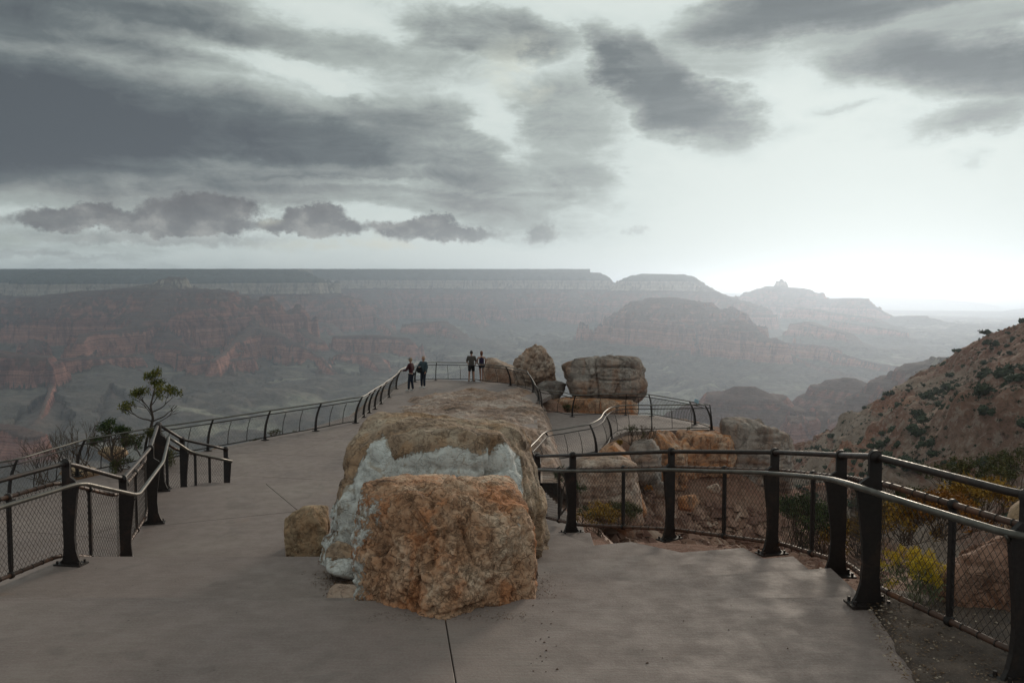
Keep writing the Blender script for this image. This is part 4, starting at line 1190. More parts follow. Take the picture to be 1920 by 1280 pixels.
def smooth_line(pts, n=6):
    out = []
    P = [Vector(p) for p in pts]
    for i in range(len(P) - 1):
        p0 = P[max(i - 1, 0)]; p1 = P[i]; p2 = P[i + 1]; p3 = P[min(i + 2, len(P) - 1)]
        for k in range(n):
            t = k / n
            out.append(.5 * ((2 * p1) + (p2 - p0) * t + (2 * p0 - 5 * p1 + 4 * p2 - p3) * t * t + (3 * p1 - p0 - 3 * p2 + p3) * t ** 3))
    out.append(P[-1])
    return out

def fillet(pts, r):
    P = [Vector(p) for p in pts]; out = [P[0]]
    for i in range(1, len(P) - 1):
        a, b, c = P[i - 1], P[i], P[i + 1]
        if (b - a).normalized().dot((c - b).normalized()) > .9995: out.append(b); continue
        k = min(r, (b - a).length * .45, (c - b).length * .45)
        p0 = b + (a - b).normalized() * k; p2 = b + (c - b).normalized() * k
        for j in range(5):
            t = j / 4; out.append(p0.lerp(b, t).lerp(b.lerp(p2, t), t))
    out.append(P[-1])
    return out

def plate(prof2, base, n, d, th):
    """flat plate of outline prof2 [(offset along n, height)] and thickness th along d"""
    mb = MB(); k = len(prof2)
    v = [base + n * o_ + Vector((0, 0, h)) + d * (th / 2) for o_, h in prof2] + [base + n * o_ + Vector((0, 0, h)) - d * (th / 2) for o_, h in prof2]
    f = [tuple(range(k))[::-1], tuple(range(k, 2 * k))]
    for i in range(k): f.append((i, (i + 1) % k, k + (i + 1) % k, k + i))
    mb.poly(v, f)
    return mb

def loop_pts(cx, cy, r, a0, a1, n): return [(cx + r * math.cos(a0 + (a1 - a0) * i / n), cy + r * math.sin(a0 + (a1 - a0) * i / n)) for i in range(n + 1)]

HA, HH, HP = 1.06, .86, .86                      # stair railing: heights of top rail, handrail, mesh pipe
PROF_A = ([(-.10, .015), (-.062, .06), (-.048, .2), (-.052, .5), (-.05, .8), (-.044, .9)] + [(-.044, 1.0)] + loop_pts(0, HA, .047, math.pi, 0, 8)
          + [(.044, 1.0), (.044, .92), (.11, .875), (.128, .82), (.108, .66), (.082, .45), (.074, .3), (.085, .16), (.112, .07), (.145, .015)])

def chain(surf, L, H, a, b, r, mb):
    """zigzag wires of a chain link panel; surf(s, t) gives the point at s along, t up"""
    nx = max(1, int(L / a)); ny = max(2, int(H / b))
    a = L / nx; b = H / ny
    for i in range(nx):
        pts = [surf((i + ((i + j) & 1)) * a, j * b) for j in range(ny + 1)]
        mb.tube(pts, r, 3, cap=False)

def stair_fence(name, label, pts, sign, wire=(.026, .036, .0022), group=None):
    """pts: (x, y, z, kind) kind P = wide post, S = slim post"""
    root = empty(name, Vector(pts[0][:3])); tag(root, label, 'railing', group)
    o0 = Vector(pts[0][:3])
    bases = [Vector(p[:3]) for p in pts]
    nn = normals(pts, sign)
    U = Vector((0, 0, 1))
    for i, p in enumerate(pts):
        n = nn[i]; b = bases[i] - o0
        if p[3] == 'Q': n = nn[i + 1]
        d = Vector((-n.y, n.x, 0))
        if p[3] in 'PQ':
            po = plate(PROF_A, b, n, d, .030).build('post', M['post'], root)
            bp = MB(); ang_ = math.atan2(n.y, n.x)
            bp.box((b.x + n.x * .02, b.y + n.y * .02, b.z + .008), (.30, .15, .016), ang_)
            bo = bp.build('base_plate', M['post'], po)
            bt = MB(); bt.tube([(0, 0, .014), (0, 0, .045)], .012, 6); bme = bt.mesh('bolt'); bme.materials.append(M['post'])
            for sx in (-.10, .14):
                for sy in (-.05, .05):
                    link('bolt', bme, po, None, b + n * sx + d * sy)
            # ring that holds the top rail, clip that holds the handrail
            rg = MB(); c = b + U * HA
            rg.tube([c - d * .030, c + d * .030], .040, 12); rg.build('rail_ring', M['post'], po, True)
            cl = MB(); c = b + n * .125 + U * (HH - .05)
            cl.tube([c, c + n * .03 + U * .045], .010, 6); cl.build('handrail_clip', M['hand'], po, True)
        elif p[3] == 'S':
            pr = [(-.095, .10), (-.075, .10), (-.066, .2), (-.066, .84), (-.102, .84), (-.102, .2)]
            po = plate(pr, b, n, d, .03).build('slim_post', M['post'], root)
            for h in (.10, HP):
                rg = MB(); c = b - n * .085 + U * h
                rg.tube([c - d * .016, c + d * .016], .036, 10)
                rg.build('rail_ring', M['post'], po, True)
    def rail(nm, off, h, r, mat, bead=0, lo=0):
        line = [bases[i] - o0 + nn[i] * off + U * h for i in range(len(pts))]
        mb = MB(); sl = fillet(line, .16)
        mb.tube(sl, r, 10)
        ob = mb.build(nm, mat, root, True)
        if bead:                                  # tie wire wound round the pipe
            tb = MB(); acc = 0
            for a_, b_ in zip(sl[:-1], sl[1:]):
                L = (b_ - a_).length; dr = (b_ - a_).normalized(); t = bead - acc
                while t < L:
                    c = a_ + dr * t; tb.tube([c - dr * .004, c + dr * .004], r * 1.22, 8); t += bead
                acc = (acc + L) % bead
            tw = tb.build('tie_wire', M['wire'], ob); tw['kind'] = 'stuff'
    rail('top_rail', 0, HA, .024, M['rail'])
    rail('handrail', .165, HH, .0225, M['hand'])
    rail('mesh_pipe', -.085, HP, .021, M['pipe'], .11)
    rail('bottom_pipe', -.085, .10, .021, M['pipe'], .13)
    for i in range(len(pts) - 1):
        a_ = bases[i] - o0 - nn[i] * .085; b_ = bases[i + 1] - o0 - nn[i + 1] * .085
        L = Vector((b_.x - a_.x, b_.y - a_.y, 0)).length
        mb = MB()
        chain(lambda s, t: a_.lerp(b_, s / L) + U * (.115 + t), L, HP - .125, wire[0], wire[1], wire[2], mb)
        po = mb.build('mesh_panel', M['wire'], root); po['kind'] = 'stuff'
    return root

def curve_off(h): return .33 * (h / 1.1) ** 2.1 - .02 * math.sin(math.pi * min(1, h / 1.1))
def lookout_fence(name, label, pts, sign, wire=(.06, .075, .0022), lean=1.0, mesh=True, bars=(), handz=1.02, group=None, chrome=None):
    root = empty(name, Vector(pts[0][:3])); tag(root, label, 'railing', group)
    o0 = Vector(pts[0][:3]); bases = [Vector(p[:3]) for p in pts]; nn = normals(pts, sign); U = Vector((0, 0, 1))
    def co(h): return curve_off(h) * lean
    for i, p in enumerate(pts):
        n = nn[i]; d = Vector((-n.y, n.x, 0)); b = bases[i] - o0
        if p[3] == 'P':
            hs = [0, .05, .15, .35, .55, .75, .95, 1.08]
            wd = [.09, .062, .050, .046, .042, .038, .033, .026]
            out = [(co(h) - w_, h) for h, w_ in zip(hs, wd)]; inn = [(co(h) + w_, h) for h, w_ in zip(hs, wd)][::-1]
            po = plate(out + inn, b, n, d, .035).build('post', M['post'], root)
            bp = MB(); bp.box((b.x, b.y, b.z + .012), (.24, .16, .024), math.atan2(n.y, n.x)); bp.build('base_plate', M['post'], po)
        elif p[3] == 'S':
            hs = [.10, .3, .5, .7, .9]
            mb = MB(); mb.tube([b + n * co(h) + U * h for h in hs], .013, 5); mb.build('slim_post', M['post'], root, True)
    sl = [smooth_line([bases[i] - o0 + nn[i] * co(h) + U * h for i in range(len(pts))], 5) for h in (1.09, .94, .10)]
    mb = MB(); mb.tube(sl[0], .024, 8); mb.build('top_rail', chrome or M['hand'], root, True)
    mb = MB(); mb.tube(sl[1], .019, 8); mb.build('mesh_pipe', M['post'], root, True)
    mb = MB(); mb.tube(sl[2], .019, 8); mb.build('bottom_pipe', M['post'], root, True)
    for i in range(len(pts) - 1):
        a_, b_ = bases[i] - o0, bases[i + 1] - o0; na, nb_ = nn[i], nn[i + 1]
        L = Vector((b_.x - a_.x, b_.y - a_.y, 0)).length
        def surf(s, t):
            u = s / L
            return a_.lerp(b_, u) + na.lerp(nb_, u) * co(.1 + t) + U * (.1 + t)
        mb = MB()
        if i in bars:
            k = int(L / .105)
            for q in range(1, k):
                bt = MB(); bt.tube([surf(L * q / k, t) for t in (0, .2, .4, .6, .84)], .009, 4); bt.build('baluster', M['post'], root, True)
        else:
            chain(surf, L, .84, wire[0], wire[1], wire[2], mb)
            po = mb.build('mesh_panel', M['wire'], root); po['kind'] = 'stuff'
    return root

def inter(pts, kinds):
    return pts

def B(px, py, z, k): p = W(px, py, z=z); return (p.x, p.y, p.z, k)
def PT3(px, D_, z, k): p = W(px, 600, Y=D_); return (p.x, D_, z, k)
def mid(a, b, t, k='S'): return tuple(a[i] * (1 - t) + b[i] * t for i in range(3)) + (k,)
def weave(majors, n):                          # n slim posts between each pair of wide ones
    out = []
    for a, b in zip(majors[:-1], majors[1:]):
        out.append(a)
        for q in range(1, n + 1): out.append(mid(a, b, q / (n + 1)))
    out.append(majors[-1])
    return out

# right stair railing
RM = [PT3(2700, 4.3, -2.24, 'P'), PT3(2260, 4.62, -2.24, 'P'), PT3(1940, 4.78, -2.24, 'Q'), PT3(1648, 5.93, -2.24, 'P'), PT3(1584, 7.30, -2.50, 'P'), PT3(1458, 8.67, -2.74, 'P'), PT3(1262, 10.06, -3.00, 'P'), PT3(1075, 11.35, -3.30, 'P'),
      PT3(1008, 13.2, -3.68, 'P')]
stair_fence('stair_railing', 'dark steel railing with bright handrail curving round the right side of the stairs', weave(RM, 1), -1)
# left stair railing
LM = [PT3(-430, 6.0, -2.85, 'P'), PT3(115, 8.67, -2.85, 'P'), PT3(222, 9.80, -3.27, 'P'), PT3(275, 11.70, -3.27, 'P'), PT3(290, 13.6, -3.27, 'P')]
lw = [LM[0], mid(LM[0], LM[1], .35), mid(LM[0], LM[1], .76), LM[1], mid(LM[1], LM[2], .5), LM[2], mid(LM[2], LM[3], .33), mid(LM[2], LM[3], .66), LM[3], mid(LM[3], LM[4], .5), LM[4]]
stair_fence('stair_railing', 'zigzag steel railing with wide dark posts on the left side of the stairs', lw, 1)
LE = [PT3(292, 13.75, -3.27, 'P'), PT3(336, 14.35, -3.62, 'P'), PT3(418, 15.1, -3.93, 'P')]
stair_fence('stair_railing', 'short end section of stair railing running right from the left corner', [LE[0], mid(LE[0], LE[1], .5), LE[1], mid(LE[1], LE[2], .35), mid(LE[1], LE[2], .68), LE[2]], 1)
# lookout railing, left run and round the point
ZP = -5.4
left_m = [(-16.0, 13.5, ZP, 'P'), (-15.0, 16.3, ZP, 'P'), (-14.3, 19.0, ZP, 'P'), B(18, 938, ZP, 'P')[:3] + ('P',), B(145, 893, ZP, 'P'), B(272, 866, ZP, 'P'), B(390, 845, ZP, 'P'), B(497, 825, ZP, 'P'), B(592, 808, ZP, 'P'), B(667, 793, ZP, 'P')]
lf = weave(left_m[1:], 2)
tailm = [B(667, 793, ZP, 'P'), B(682, 782, ZP, 'P'), B(692, 774, ZP, 'P'), B(703, 767, ZP, 'P'), B(714, 757, ZP, 'P'), B(729, 745, ZP, 'P'), B(743, 729, ZP, 'P'), B(778, 716, ZP, 'P'), B(817, 713, ZP, 'P')]
back = [B(817, 713, ZP, 'P'), B(887, 714, ZP, 'P'), B(957, 723, ZP, 'P'), B(1000, 735, ZP, 'P')]
lf = lf + tailm[1:] + weave(back, 2)[1:]
lookout_fence('lookout_railing', 'long curved railing from the left edge round the point where people stand', lf, 1)
lr = [B(1000, 735, ZP, 'P')[:2] + (ZP, 'P'), B(1010, 752, ZP - .02, 'P'), B(1016, 771, -5.75, 'P'), B(1073, 781, -6.2, 'P'), B(1173, 778, -6.2, 'P'), B(1222, 780, -6.2, 'P'), B(1303, 796, -6.2, 'P'), B(1334, 806, -6.2, 'P')]
lrw = lr[:3] + [mid(lr[2], lr[3], .5)] + weave(lr[3:5], 1)[:-1] + weave(lr[4:6], 1)[:-1] + lr[5:]
nb = len(lrw)
lookout_fence('lookout_railing', 'curved railing at the back of the lower terrace, upright bars near its right end', lrw, 1, bars=(nb - 3,))
sf = [B(1334, 806, -6.2, 'P'), mid(B(1334, 806, -6.2, 'P'), B(1222, 808, -6.2, 'P'), .33), mid(B(1334, 806, -6.2, 'P'), B(1222, 808, -6.2, 'P'), .66), B(1222, 808, -6.2, 'P'), B(1180, 808, -6.2, 'S'), B(1158, 812, -6.2, 'S'), B(1146, 822, -6.2, 'P'),
      B(1138, 837, -6.2, 'S'), B(1118, 850, -6.2, 'P'), B(1092, 856, -6.2, 'S'), B(1065, 862, -6.2, 'S'), B(1037, 868, -6.2, 'P'), B(1022, 888, -6.1, 'S'), B(1010, 905, -6.0, 'P')]
lookout_fence('lookout_railing', 's shaped railing along the front of the lower terrace above the orange rocks', sf, 1, lean=.9)
# small sign on the rail corner
p = W(1306, 752, Y=37.6)
sg = empty('sign', p); tag(sg, 'small blue grey sign panel fixed on the railing near its far right corner', 'sign')
mb = MB(); mb.box((0, 0, 0), (.22, .03, .17), .4); s_ = mb.build('panel', M['plaque'], sg); s_.rotation_euler = (-.5, .25, 0)
mb = MB(); mb.tube([(0, .02, -.06), (.02, .04, -.22)], .02, 6); mb.build('bracket', M['post'], sg)

# ------------------------------------------------------------------ people
def skin_mesh(name, joints, bones, sub=2):
    """joints {k:(pos, (rx, ry))}, bones [(a, b)]: one grown surface"""
    ks = list(joints); idx = {k: i for i, k in enumerate(ks)}
    me = bpy.data.meshes.new(name)
    me.from_pydata([joints[k][0] for k in ks], [(idx[a], idx[b]) for a, b in bones], [])
    o = bpy.data.objects.new(name, me); C.objects.link(o)
    md = o.modifiers.new('skin', 'SKIN')
    md.use_smooth_shade = True
    for i, k in enumerate(ks):
        r = joints[k][1]
        me.skin_vertices[0].data[i].radius = r if isinstance(r, tuple) else (r, r)
    me.skin_vertices[0].data[0].use_root = True
    s = o.modifiers.new('sub', 'SUBSURF'); s.levels = s.render_levels = sub
    dg = bpy.context.evaluated_depsgraph_get()
    out = bpy.data.meshes.new_from_object(o.evaluated_get(dg))
    bpy.data.objects.remove(o)
    out.name = name
    return out

def person(label, px, py, z, H, face, spec):
    """face: heading in radians (0 looks along +Y, away from the camera)"""
    base = W(px, py, z=z)
    root = empty('person', base, face); tag(root, label, 'person')
    k = H / 1.75
    j = {}
    def V3(x, y, zz): return (x * k, y * k, zz * k)
    lean = spec.get('lean', 0)
    j['pel'] = (V3(0, 0, .95), (.15 * k, .10 * k))
    j['wai'] = (V3(0, lean * .3, 1.10), (.125 * k, .09 * k))
    j['che'] = (V3(0, lean * .7, 1.30), (.155 * k, .105 * k))
    j['nec'] = (V3(0, lean, 1.47), .055 * k)
    j['hea'] = (V3(0, lean + .01, 1.55), .062 * k)
    bones = [('pel', 'wai'), ('wai', 'che'), ('che', 'nec'), ('nec', 'hea')]
    st = spec.get('stance', .10)
    for s, sd in ((-1, 'l'), (1, 'r')):
        sh = V3(s * .19, lean * .8, 1.40)
        el_ = spec['elbow_' + sd]; ha = spec['hand_' + sd]
        j['sh' + sd] = (sh, .062 * k); j['el' + sd] = (V3(*el_), .043 * k); j['wr' + sd] = (V3(*ha), .028 * k)
        hd = (Vector(V3(*ha)) - Vector(V3(*el_))).normalized()
        j['pa' + sd] = (tuple(Vector(V3(*ha)) + hd * .07 * k), (.036 * k, .018 * k))
        bones += [('che', 'sh' + sd), ('sh' + sd, 'el' + sd), ('el' + sd, 'wr' + sd), ('wr' + sd, 'pa' + sd)]
        fo = spec.get('foot_' + sd, (s * st, 0))
        j['hp' + sd] = (V3(s * .09, 0, .88), .095 * k)
        j['kn' + sd] = (V3(s * .09 * .4 + fo[0] * .6, fo[1] * .5 + .03, .50), .060 * k)
        j['an' + sd] = (V3(fo[0], fo[1], .09), .038 * k)
        j['to' + sd] = (V3(fo[0] + s * .03, fo[1] + .15, .035), .036 * k)
        bones += [('pel', 'hp' + sd), ('hp' + sd, 'kn' + sd), ('kn' + sd, 'an' + sd), ('an' + sd, 'to' + sd)]
    jb = dict(j)
    for q_ in ('pel', 'wai', 'che'): jb[q_] = (j[q_][0], (j[q_][1][0] * .78, j[q_][1][1] * .78))
    for q_ in ('shl', 'shr', 'hpl', 'hpr'): jb[q_] = (j[q_][0], j[q_][1] * .80)
    me = skin_mesh('body', jb, bones, 2)
    bm = bmesh.new(); bm.from_mesh(me)
    # head with brow, nose and chin
    v, f = ico(3)
    hc = np.array(V3(0, lean + .015, 1.64))
    q = v * np.array([.075, .095, .115]) * k
    fr = np.clip(v[:, 1], 0, 1)
    q[:, 1] += .030 * k * np.exp(-((v[:, 0]) / .16) ** 2 - ((v[:, 2] + .08) / .18) ** 2) * (fr > 0)
    q[:, 1] -= .012 * k * np.exp(-((np.abs(v[:, 0]) - .34) / .14) ** 2 - ((v[:, 2] - .10) / .10) ** 2) * (fr > .2)
    q[:, 1] += .010 * k * np.exp(-(v[:, 0] / .3) ** 2 - ((v[:, 2] + .72) / .2) ** 2) * (fr > 0)
    q[:, 0] += np.sign(v[:, 0]) * .016 * k * np.exp(-(v[:, 1] / .14) ** 2 - (v[:, 2] / .22) ** 2) * (np.abs(v[:, 0]) > .7)
    vs = [bm.verts.new(tuple(a + hc)) for a in q]
    for a, b_, c in f: bm.faces.new((vs[a], vs[b_], vs[c]))
    # fingers and thumb
    for s, sd in ((-1, 'l'), (1, 'r')):
        pa = Vector(j['pa' + sd][0]); wr = Vector(j['wr' + sd][0]); d = (pa - wr).normalized()
        side = d.cross(Vector((0, 1, 0))) if abs(d.y) < .8 else d.cross(Vector((0, 0, 1)))
        side.normalize(); dn = d.cross(side)
        for q_, (o_, L) in enumerate(((-.024, .055), (-.008, .068), (.008, .064), (.023, .05), (-.04, .045))):
            st_ = pa + side * o_ * k + (d * (-.03 if q_ == 4 else 0)) * k
            dr = (d + side * (-.8 if q_ == 4 else 0)).normalized()
            mb = MB(); mb.tube([st_ - dr * .02 * k, st_ + dr * L * .5 * k, st_ + (dr * L + dn * .02) * k], [.0095 * k, .0085 * k, .006 * k], 5)
            vv = [bm.verts.new(x) for x in mb.v]
            for fc in mb.f:
                try: bm.faces.new([vv[t_] for t_ in fc])
                except ValueError: pass
    bm.to_mesh(me); bm.free()
    me.polygons.foreach_set('use_smooth', [True] * len(me.polygons))
    body = link('body', me, root, M['skin'])
    # garments grown from the same joints, a little wider
    def grow(keys, add, shift={}):
        jj = {}
        for q_ in keys:
            pos, r = j[q_]
            r = (r[0] + add, r[1] + add) if isinstance(r, tuple) else r + add
            jj[q_] = (pos, r)
        jj.update(shift)
        return jj
    a = .022 * k
    top = spec['top']
    hem = V3(0, 0, top.get('hem', .90))
    keys = ['pel', 'wai', 'che', 'nec'] if not top.get('tank') else ['wai', 'che']
    jj = {'hem': (hem, (.165 * k + (.01 if not top.get('tank') else 0), .115 * k))}
    jj.update(grow(['wai', 'che'], a))
    bb = [('hem', 'wai'), ('wai', 'che')]
    jj['col'] = (V3(0, lean, 1.45), .062 * k); bb.append(('che', 'col'))
    if not top.get('tank'):
        for sd in 'lr':
            jj.update(grow(['sh' + sd, 'el' + sd], .024 * k)); bb += [('che', 'sh' + sd), ('sh' + sd, 'el' + sd)]
            if top.get('sleeve', 1) > .9:
                jj.update(grow(['wr' + sd], .022 * k)); bb.append(('el' + sd, 'wr' + sd))
    tm = skin_mesh('shirt', jj, bb, 2)
    link(top.get('name', 'shirt'), tm, root, top['mat'])
    bt = spec['bottom']
    jj = {'pel': (V3(0, 0, .97), (.155 * k, .11 * k))}; bb = []
    for s, sd in ((-1, 'l'), (1, 'r')):
        jj.update(grow(['hp' + sd], .014 * k)); bb.append(('pel', 'hp' + sd))
        hp_, kn, an = [Vector(j[x + sd][0]) for x in ('hp', 'kn', 'an')]
        if bt['len'] == 'long':
            jj['kn' + sd] = (tuple(kn), .078 * k); jj['an' + sd] = (tuple(an), .064 * k); bb += [('hp' + sd, 'kn' + sd), ('kn' + sd, 'an' + sd)]
        else:
            t_ = bt['t']; jj['kn' + sd] = (tuple(hp_.lerp(kn, t_)), .092 * k); bb.append(('hp' + sd, 'kn' + sd))
    link(bt.get('name', 'trousers'), skin_mesh('trousers', jj, bb, 2), root, bt['mat'])
    for s, sd in ((-1, 'l'), (1, 'r')):
        an = Vector(j['an' + sd][0]); to = Vector(j['to' + sd][0])
        jj = {'a': (tuple(an - Vector((0, .02, .02)) * k), .050 * k), 'm': (tuple(an.lerp(to, .6)), (.050 * k, .045 * k)), 't': (tuple(to + Vector((0, .03, 0)) * k), (.046 * k, .036 * k))}
        link('shoe', skin_mesh('shoe', jj, [('a', 'm'), ('m', 't')], 2), root, spec['shoe'])
    # hair
    v, f = ico(3)
    q = v * np.array([.088, .104, .122]) * k
    cut = (v[:, 1] > .25) & (v[:, 2] < .45)
    q[cut] *= .80
    q[v[:, 2] < -.45] *= .75
    L_ = spec.get('hair_len', 0)
    if L_:
        bk = (v[:, 1] < .35) & (v[:, 2] < .1)
        q[bk, 2] -= L_ * k * (.1 - v[bk, 2])
    link('hair', np_mesh('hair', q + hc + np.array([0, -.012 * k, .008 * k]), f), root, spec['hair'])
    if spec.get('cap'):
        v, f = ico(3)
        q = v * np.array([.094, .112, .11]) * k; q[:, 2] = np.maximum(q[:, 2], .028 * k)
        cp_ = link('cap', np_mesh('cap', q + hc + np.array([0, 0, .012 * k]), f), root, M['capgrey'])
        mb = MB(); n_ = 10
        ring = [(math.cos(math.pi * i / n_) * .072 * k, (.085 + math.sin(math.pi * i / n_) * .085) * k) for i in range(n_ + 1)]
        v_ = [(hc[0] + a_, hc[1] + b_, hc[2] + .045 * k - (b_ - .085 * k) * .25) for a_, b_ in ring] + [(hc[0] + a_, hc[1] + b_, hc[2] + .055 * k - (b_ - .085 * k) * .25) for a_, b_ in ring]
        m_ = len(ring)
        mb.poly(v_, [tuple(range(m_))[::-1], tuple(range(m_, 2 * m_))] + [(i, (i + 1) % m_, m_ + (i + 1) % m_, m_ + i) for i in range(m_)])
        mb.build('peak', M['capgrey'], cp_)
    return root, j, k

r1, j1_, k1 = person('person in a grey cap and maroon top resting a hand on the railing', 771, 733, -5.36, 1.74, math.radians(72), dict(
    elbow_l=(-.24, .16, 1.12), hand_l=(-.18, .40, 1.08), elbow_r=(.27, -.02, 1.14), hand_r=(.25, .16, .96), lean=.02, foot_l=(-.10, .10), foot_r=(.10, -.06),
    top=dict(mat=M['maroon'], hem=.90, name='jacket'), bottom=dict(mat=M['navy'], len='long'), shoe=M['white'], hair=M['hair_grey'], cap=True))
r2, j2_, k2 = person('person with fair hair in a blue grey jacket with a black shoulder bag', 794, 727, -5.36, 1.70, math.radians(150), dict(
    elbow_l=(-.27, .02, 1.14), hand_l=(-.24, .14, .92), elbow_r=(.26, .10, 1.14), hand_r=(.12, .24, 1.16), foot_l=(-.09, .03), foot_r=(.10, .02),
    top=dict(mat=M['bluegrey'], hem=.84, name='jacket'), bottom=dict(mat=M['navy'], len='long'), shoe=M['white'], hair=M['hair_grey'], hair_len=.10))
bag = rock('shoulder_bag', [(a * .13, b * .05, c * .16) for a in (-1, 1) for b in (-1, 1) for c in (-1, 1)], M['black'], 3, 10, .02, 0, 5)
bag.location = r2.matrix_world.translation if False else (Vector(r2.location) + Vector((-.20, -.10, .98)))
tag(bag, 'black shoulder bag hanging at the left hip of the person in the blue grey jacket', 'bag')
mb = MB(); mb.tube([(-.06, 0, .12), (.10, .06, .33), (.22, .10, .50), (.26, .14, .48)], .012, 5); st_ = mb.build('strap', M['black'], bag, True)
r3, j3_, k3 = person('person in a loose grey brown shirt and black shorts, back turned', 884, 716, -5.38, 1.80, math.radians(-4), dict(
    elbow_l=(-.255, .03, 1.12), hand_l=(-.19, .22, .98), elbow_r=(.255, .03, 1.12), hand_r=(.19, .22, .98), stance=.14,
    top=dict(mat=M['greybrown'], hem=.84, sleeve=.7), bottom=dict(mat=M['black'], len='short', t=.80, name='shorts'), shoe=M['brown'], hair=M['hair_dark']))
r4, j4_, k4 = person('person with auburn hair in a dark purple tank top and short shorts', 903, 715, -5.38, 1.76, math.radians(6), dict(
    elbow_l=(-.25, .06, 1.14), hand_l=(-.20, .24, 1.02), elbow_r=(.25, .04, 1.14), hand_r=(.22, .20, 1.0), stance=.06,
    top=dict(mat=M['purple'], hem=.94, tank=True, name='tank_top'), bottom=dict(mat=M['navy'], len='short', t=.34, name='shorts'), shoe=M['brown'], hair=M['hair_red'], hair_len=.10))

# ------------------------------------------------------------------ plants
def leaf_quads(mb, c, n, spread, size, rnd, up=.0):
    for _ in range(n):
        d = Vector((rnd.gauss(0, 1), rnd.gauss(0, 1), rnd.gauss(0, .8)))
        d.normalize(); q = c + d * spread * rnd.random() ** .5
        a = Vector((rnd.gauss(0, 1), rnd.gauss(0, 1), rnd.gauss(0, 1) + up)).normalized() * size * rnd.uniform(.6, 1.4)
        b = a.cross(Vector((rnd.gauss(0, 1), rnd.gauss(0, 1), rnd.gauss(0, 1)))).normalized() * size * rnd.uniform(.18, .35)
        mb.poly([q - a - b * .3, q + b, q + a, q - b], [(0, 1, 2, 3)])

def branching(mb, p, d, L, r, depth, rnd, tips, spread=.55, up=.15, split=(2, 3), shrink=.72):
    pts = [p]; rs = [r]; q = p.copy(); dd = d.copy()
    for i in range(3):
        dd = (dd + Vector((rnd.gauss(0, .16), rnd.gauss(0, .16), rnd.gauss(0, .10) + up * .12))).normalized()
        q = q + dd * L / 3; pts.append(q.copy()); rs.append(r * (1 - .12 * (i + 1)))
    mb.tube(pts, rs, 5 if depth > 1 else 3, cap=False)
    if depth == 0:
        tips.append(q); return
    for _ in range(rnd.randint(*split)):
        nd = (dd + Vector((rnd.gauss(0, spread), rnd.gauss(0, spread), rnd.gauss(up, spread * .6)))).normalized()
        branching(mb, q, nd, L * shrink * rnd.uniform(.8, 1.15), r * .62, depth - 1, rnd, tips, spread, up, split, shrink)

def bush(name, label, base, h, w_, leafm, seed, nst=14, leaf=(10, .10, .03), twig=M['dry'], cat='shrub', depth=2, group=None, part='foliage', r=.012, up=.35):
    rnd = random.Random(seed)
    root = empty(name, base); tag(root, label, cat, group)
    mb = MB(); tips = []
    for _ in range(nst):
        d = Vector((rnd.gauss(0, .5) * w_ / h, rnd.gauss(0, .5) * w_ / h, 1)).normalized()
        branching(mb, Vector((rnd.gauss(0, .08) * w_, rnd.gauss(0, .08) * w_, -.05)), d, h * .42, r, depth, rnd, tips, .40, up, (2, 3), .68)
    mb.build('stems', twig, root)['kind'] = 'stuff'
    if leafm:
        lb = MB()
        for t_ in tips: leaf_quads(lb, t_, leaf[0], leaf[1], leaf[2], rnd, .6)
        lb.build(part, leafm, root)['kind'] = 'stuff'
    return root

# small pine at the left railing
def tree(name, label, base, limbs, tips_leaf, leafm, seed, trunk_pts, tr, group=None):
    rnd = random.Random(seed)
    root = empty(name, base); tag(root, label, 'tree', group)
    mb = MB(); mb.tube([Vector(p) for p in trunk_pts], [tr * (1 - .75 * i / (len(trunk_pts) - 1)) for i in range(len(trunk_pts))], 7)
    mb.build('trunk', M['bark'], root, True)
    lm = MB(); tips = []
    for (t, d, L, rr, dp, leafy) in limbs:
        tp = []
        i = min(int(t * (len(trunk_pts) - 1)), len(trunk_pts) - 2); u = t * (len(trunk_pts) - 1) - i
        p = Vector(trunk_pts[i]).lerp(Vector(trunk_pts[i + 1]), u)
        branching(lm, p, Vector(d).normalized(), L, rr, dp, rnd, tp, .42, .10, (2, 3), .72)
        if leafy: tips += tp
    lm.build('limbs', M['bark'], root, True)['kind'] = 'stuff'
    lb = MB()
    for t_ in tips: leaf_quads(lb, t_, *tips_leaf, rnd, .5)
    lb.build('crown', leafm, root)['kind'] = 'stuff'
    return root
tb = W(285, 822, Y=27.0)
tree('pine_tree', 'small gnarled pine with sparse yellow green tufts above the left railing corner', tb, [
    (.55, (-1, 0, .5), .42, .028, 3, True), (.68, (-.9, .2, .75), .36, .024, 3, True), (.55, (1, 0, .55), .42, .026, 2, False), (.7, (1, .1, .45), .42, .022, 3, True), (.8, (.8, 0, .6), .34, .020, 3, True),
    (1.0, (.1, 0, 1), .24, .018, 3, True), (.92, (.4, .1, 1), .24, .018, 3, True), (.45, (.9, .2, .7), .5, .02, 2, False), (.6, (-.5, 0, 1), .4, .018, 2, False), (.75, (-.35, 0, 1), .42, .016, 2, False)],
    (17, .15, .060), M['needle'], 5, [(0, 0, -.9), (.02, 0, -.2), (-.05, 0, .25), (.05, 0, .65), (-.02, 0, 1.05), (.12, 0, 1.55)], .075)
tb = W(215, 850, Y=26.0)
tree('juniper_tree', 'low dark green juniper hugging the left railing beneath the pine', tb, [
    (.5, (-1, 0, .6), .38, .028, 3, True), (.7, (-.7, .3, .7), .34, .026, 3, True), (.9, (-.2, 0, 1), .26, .024, 3, True), (.8, (.5, 0, .8), .28, .022, 3, True), (.6, (1, 0, .35), .38, .022, 3, True), (1.0, (.4, 0, 1), .2, .02, 2, True)],
    (34, .14, .048), M['needle_green'], 9, [(0, 0, -1.2), (.05, 0, -.5), (-.1, 0, 0), (0, 0, .45)], .08)
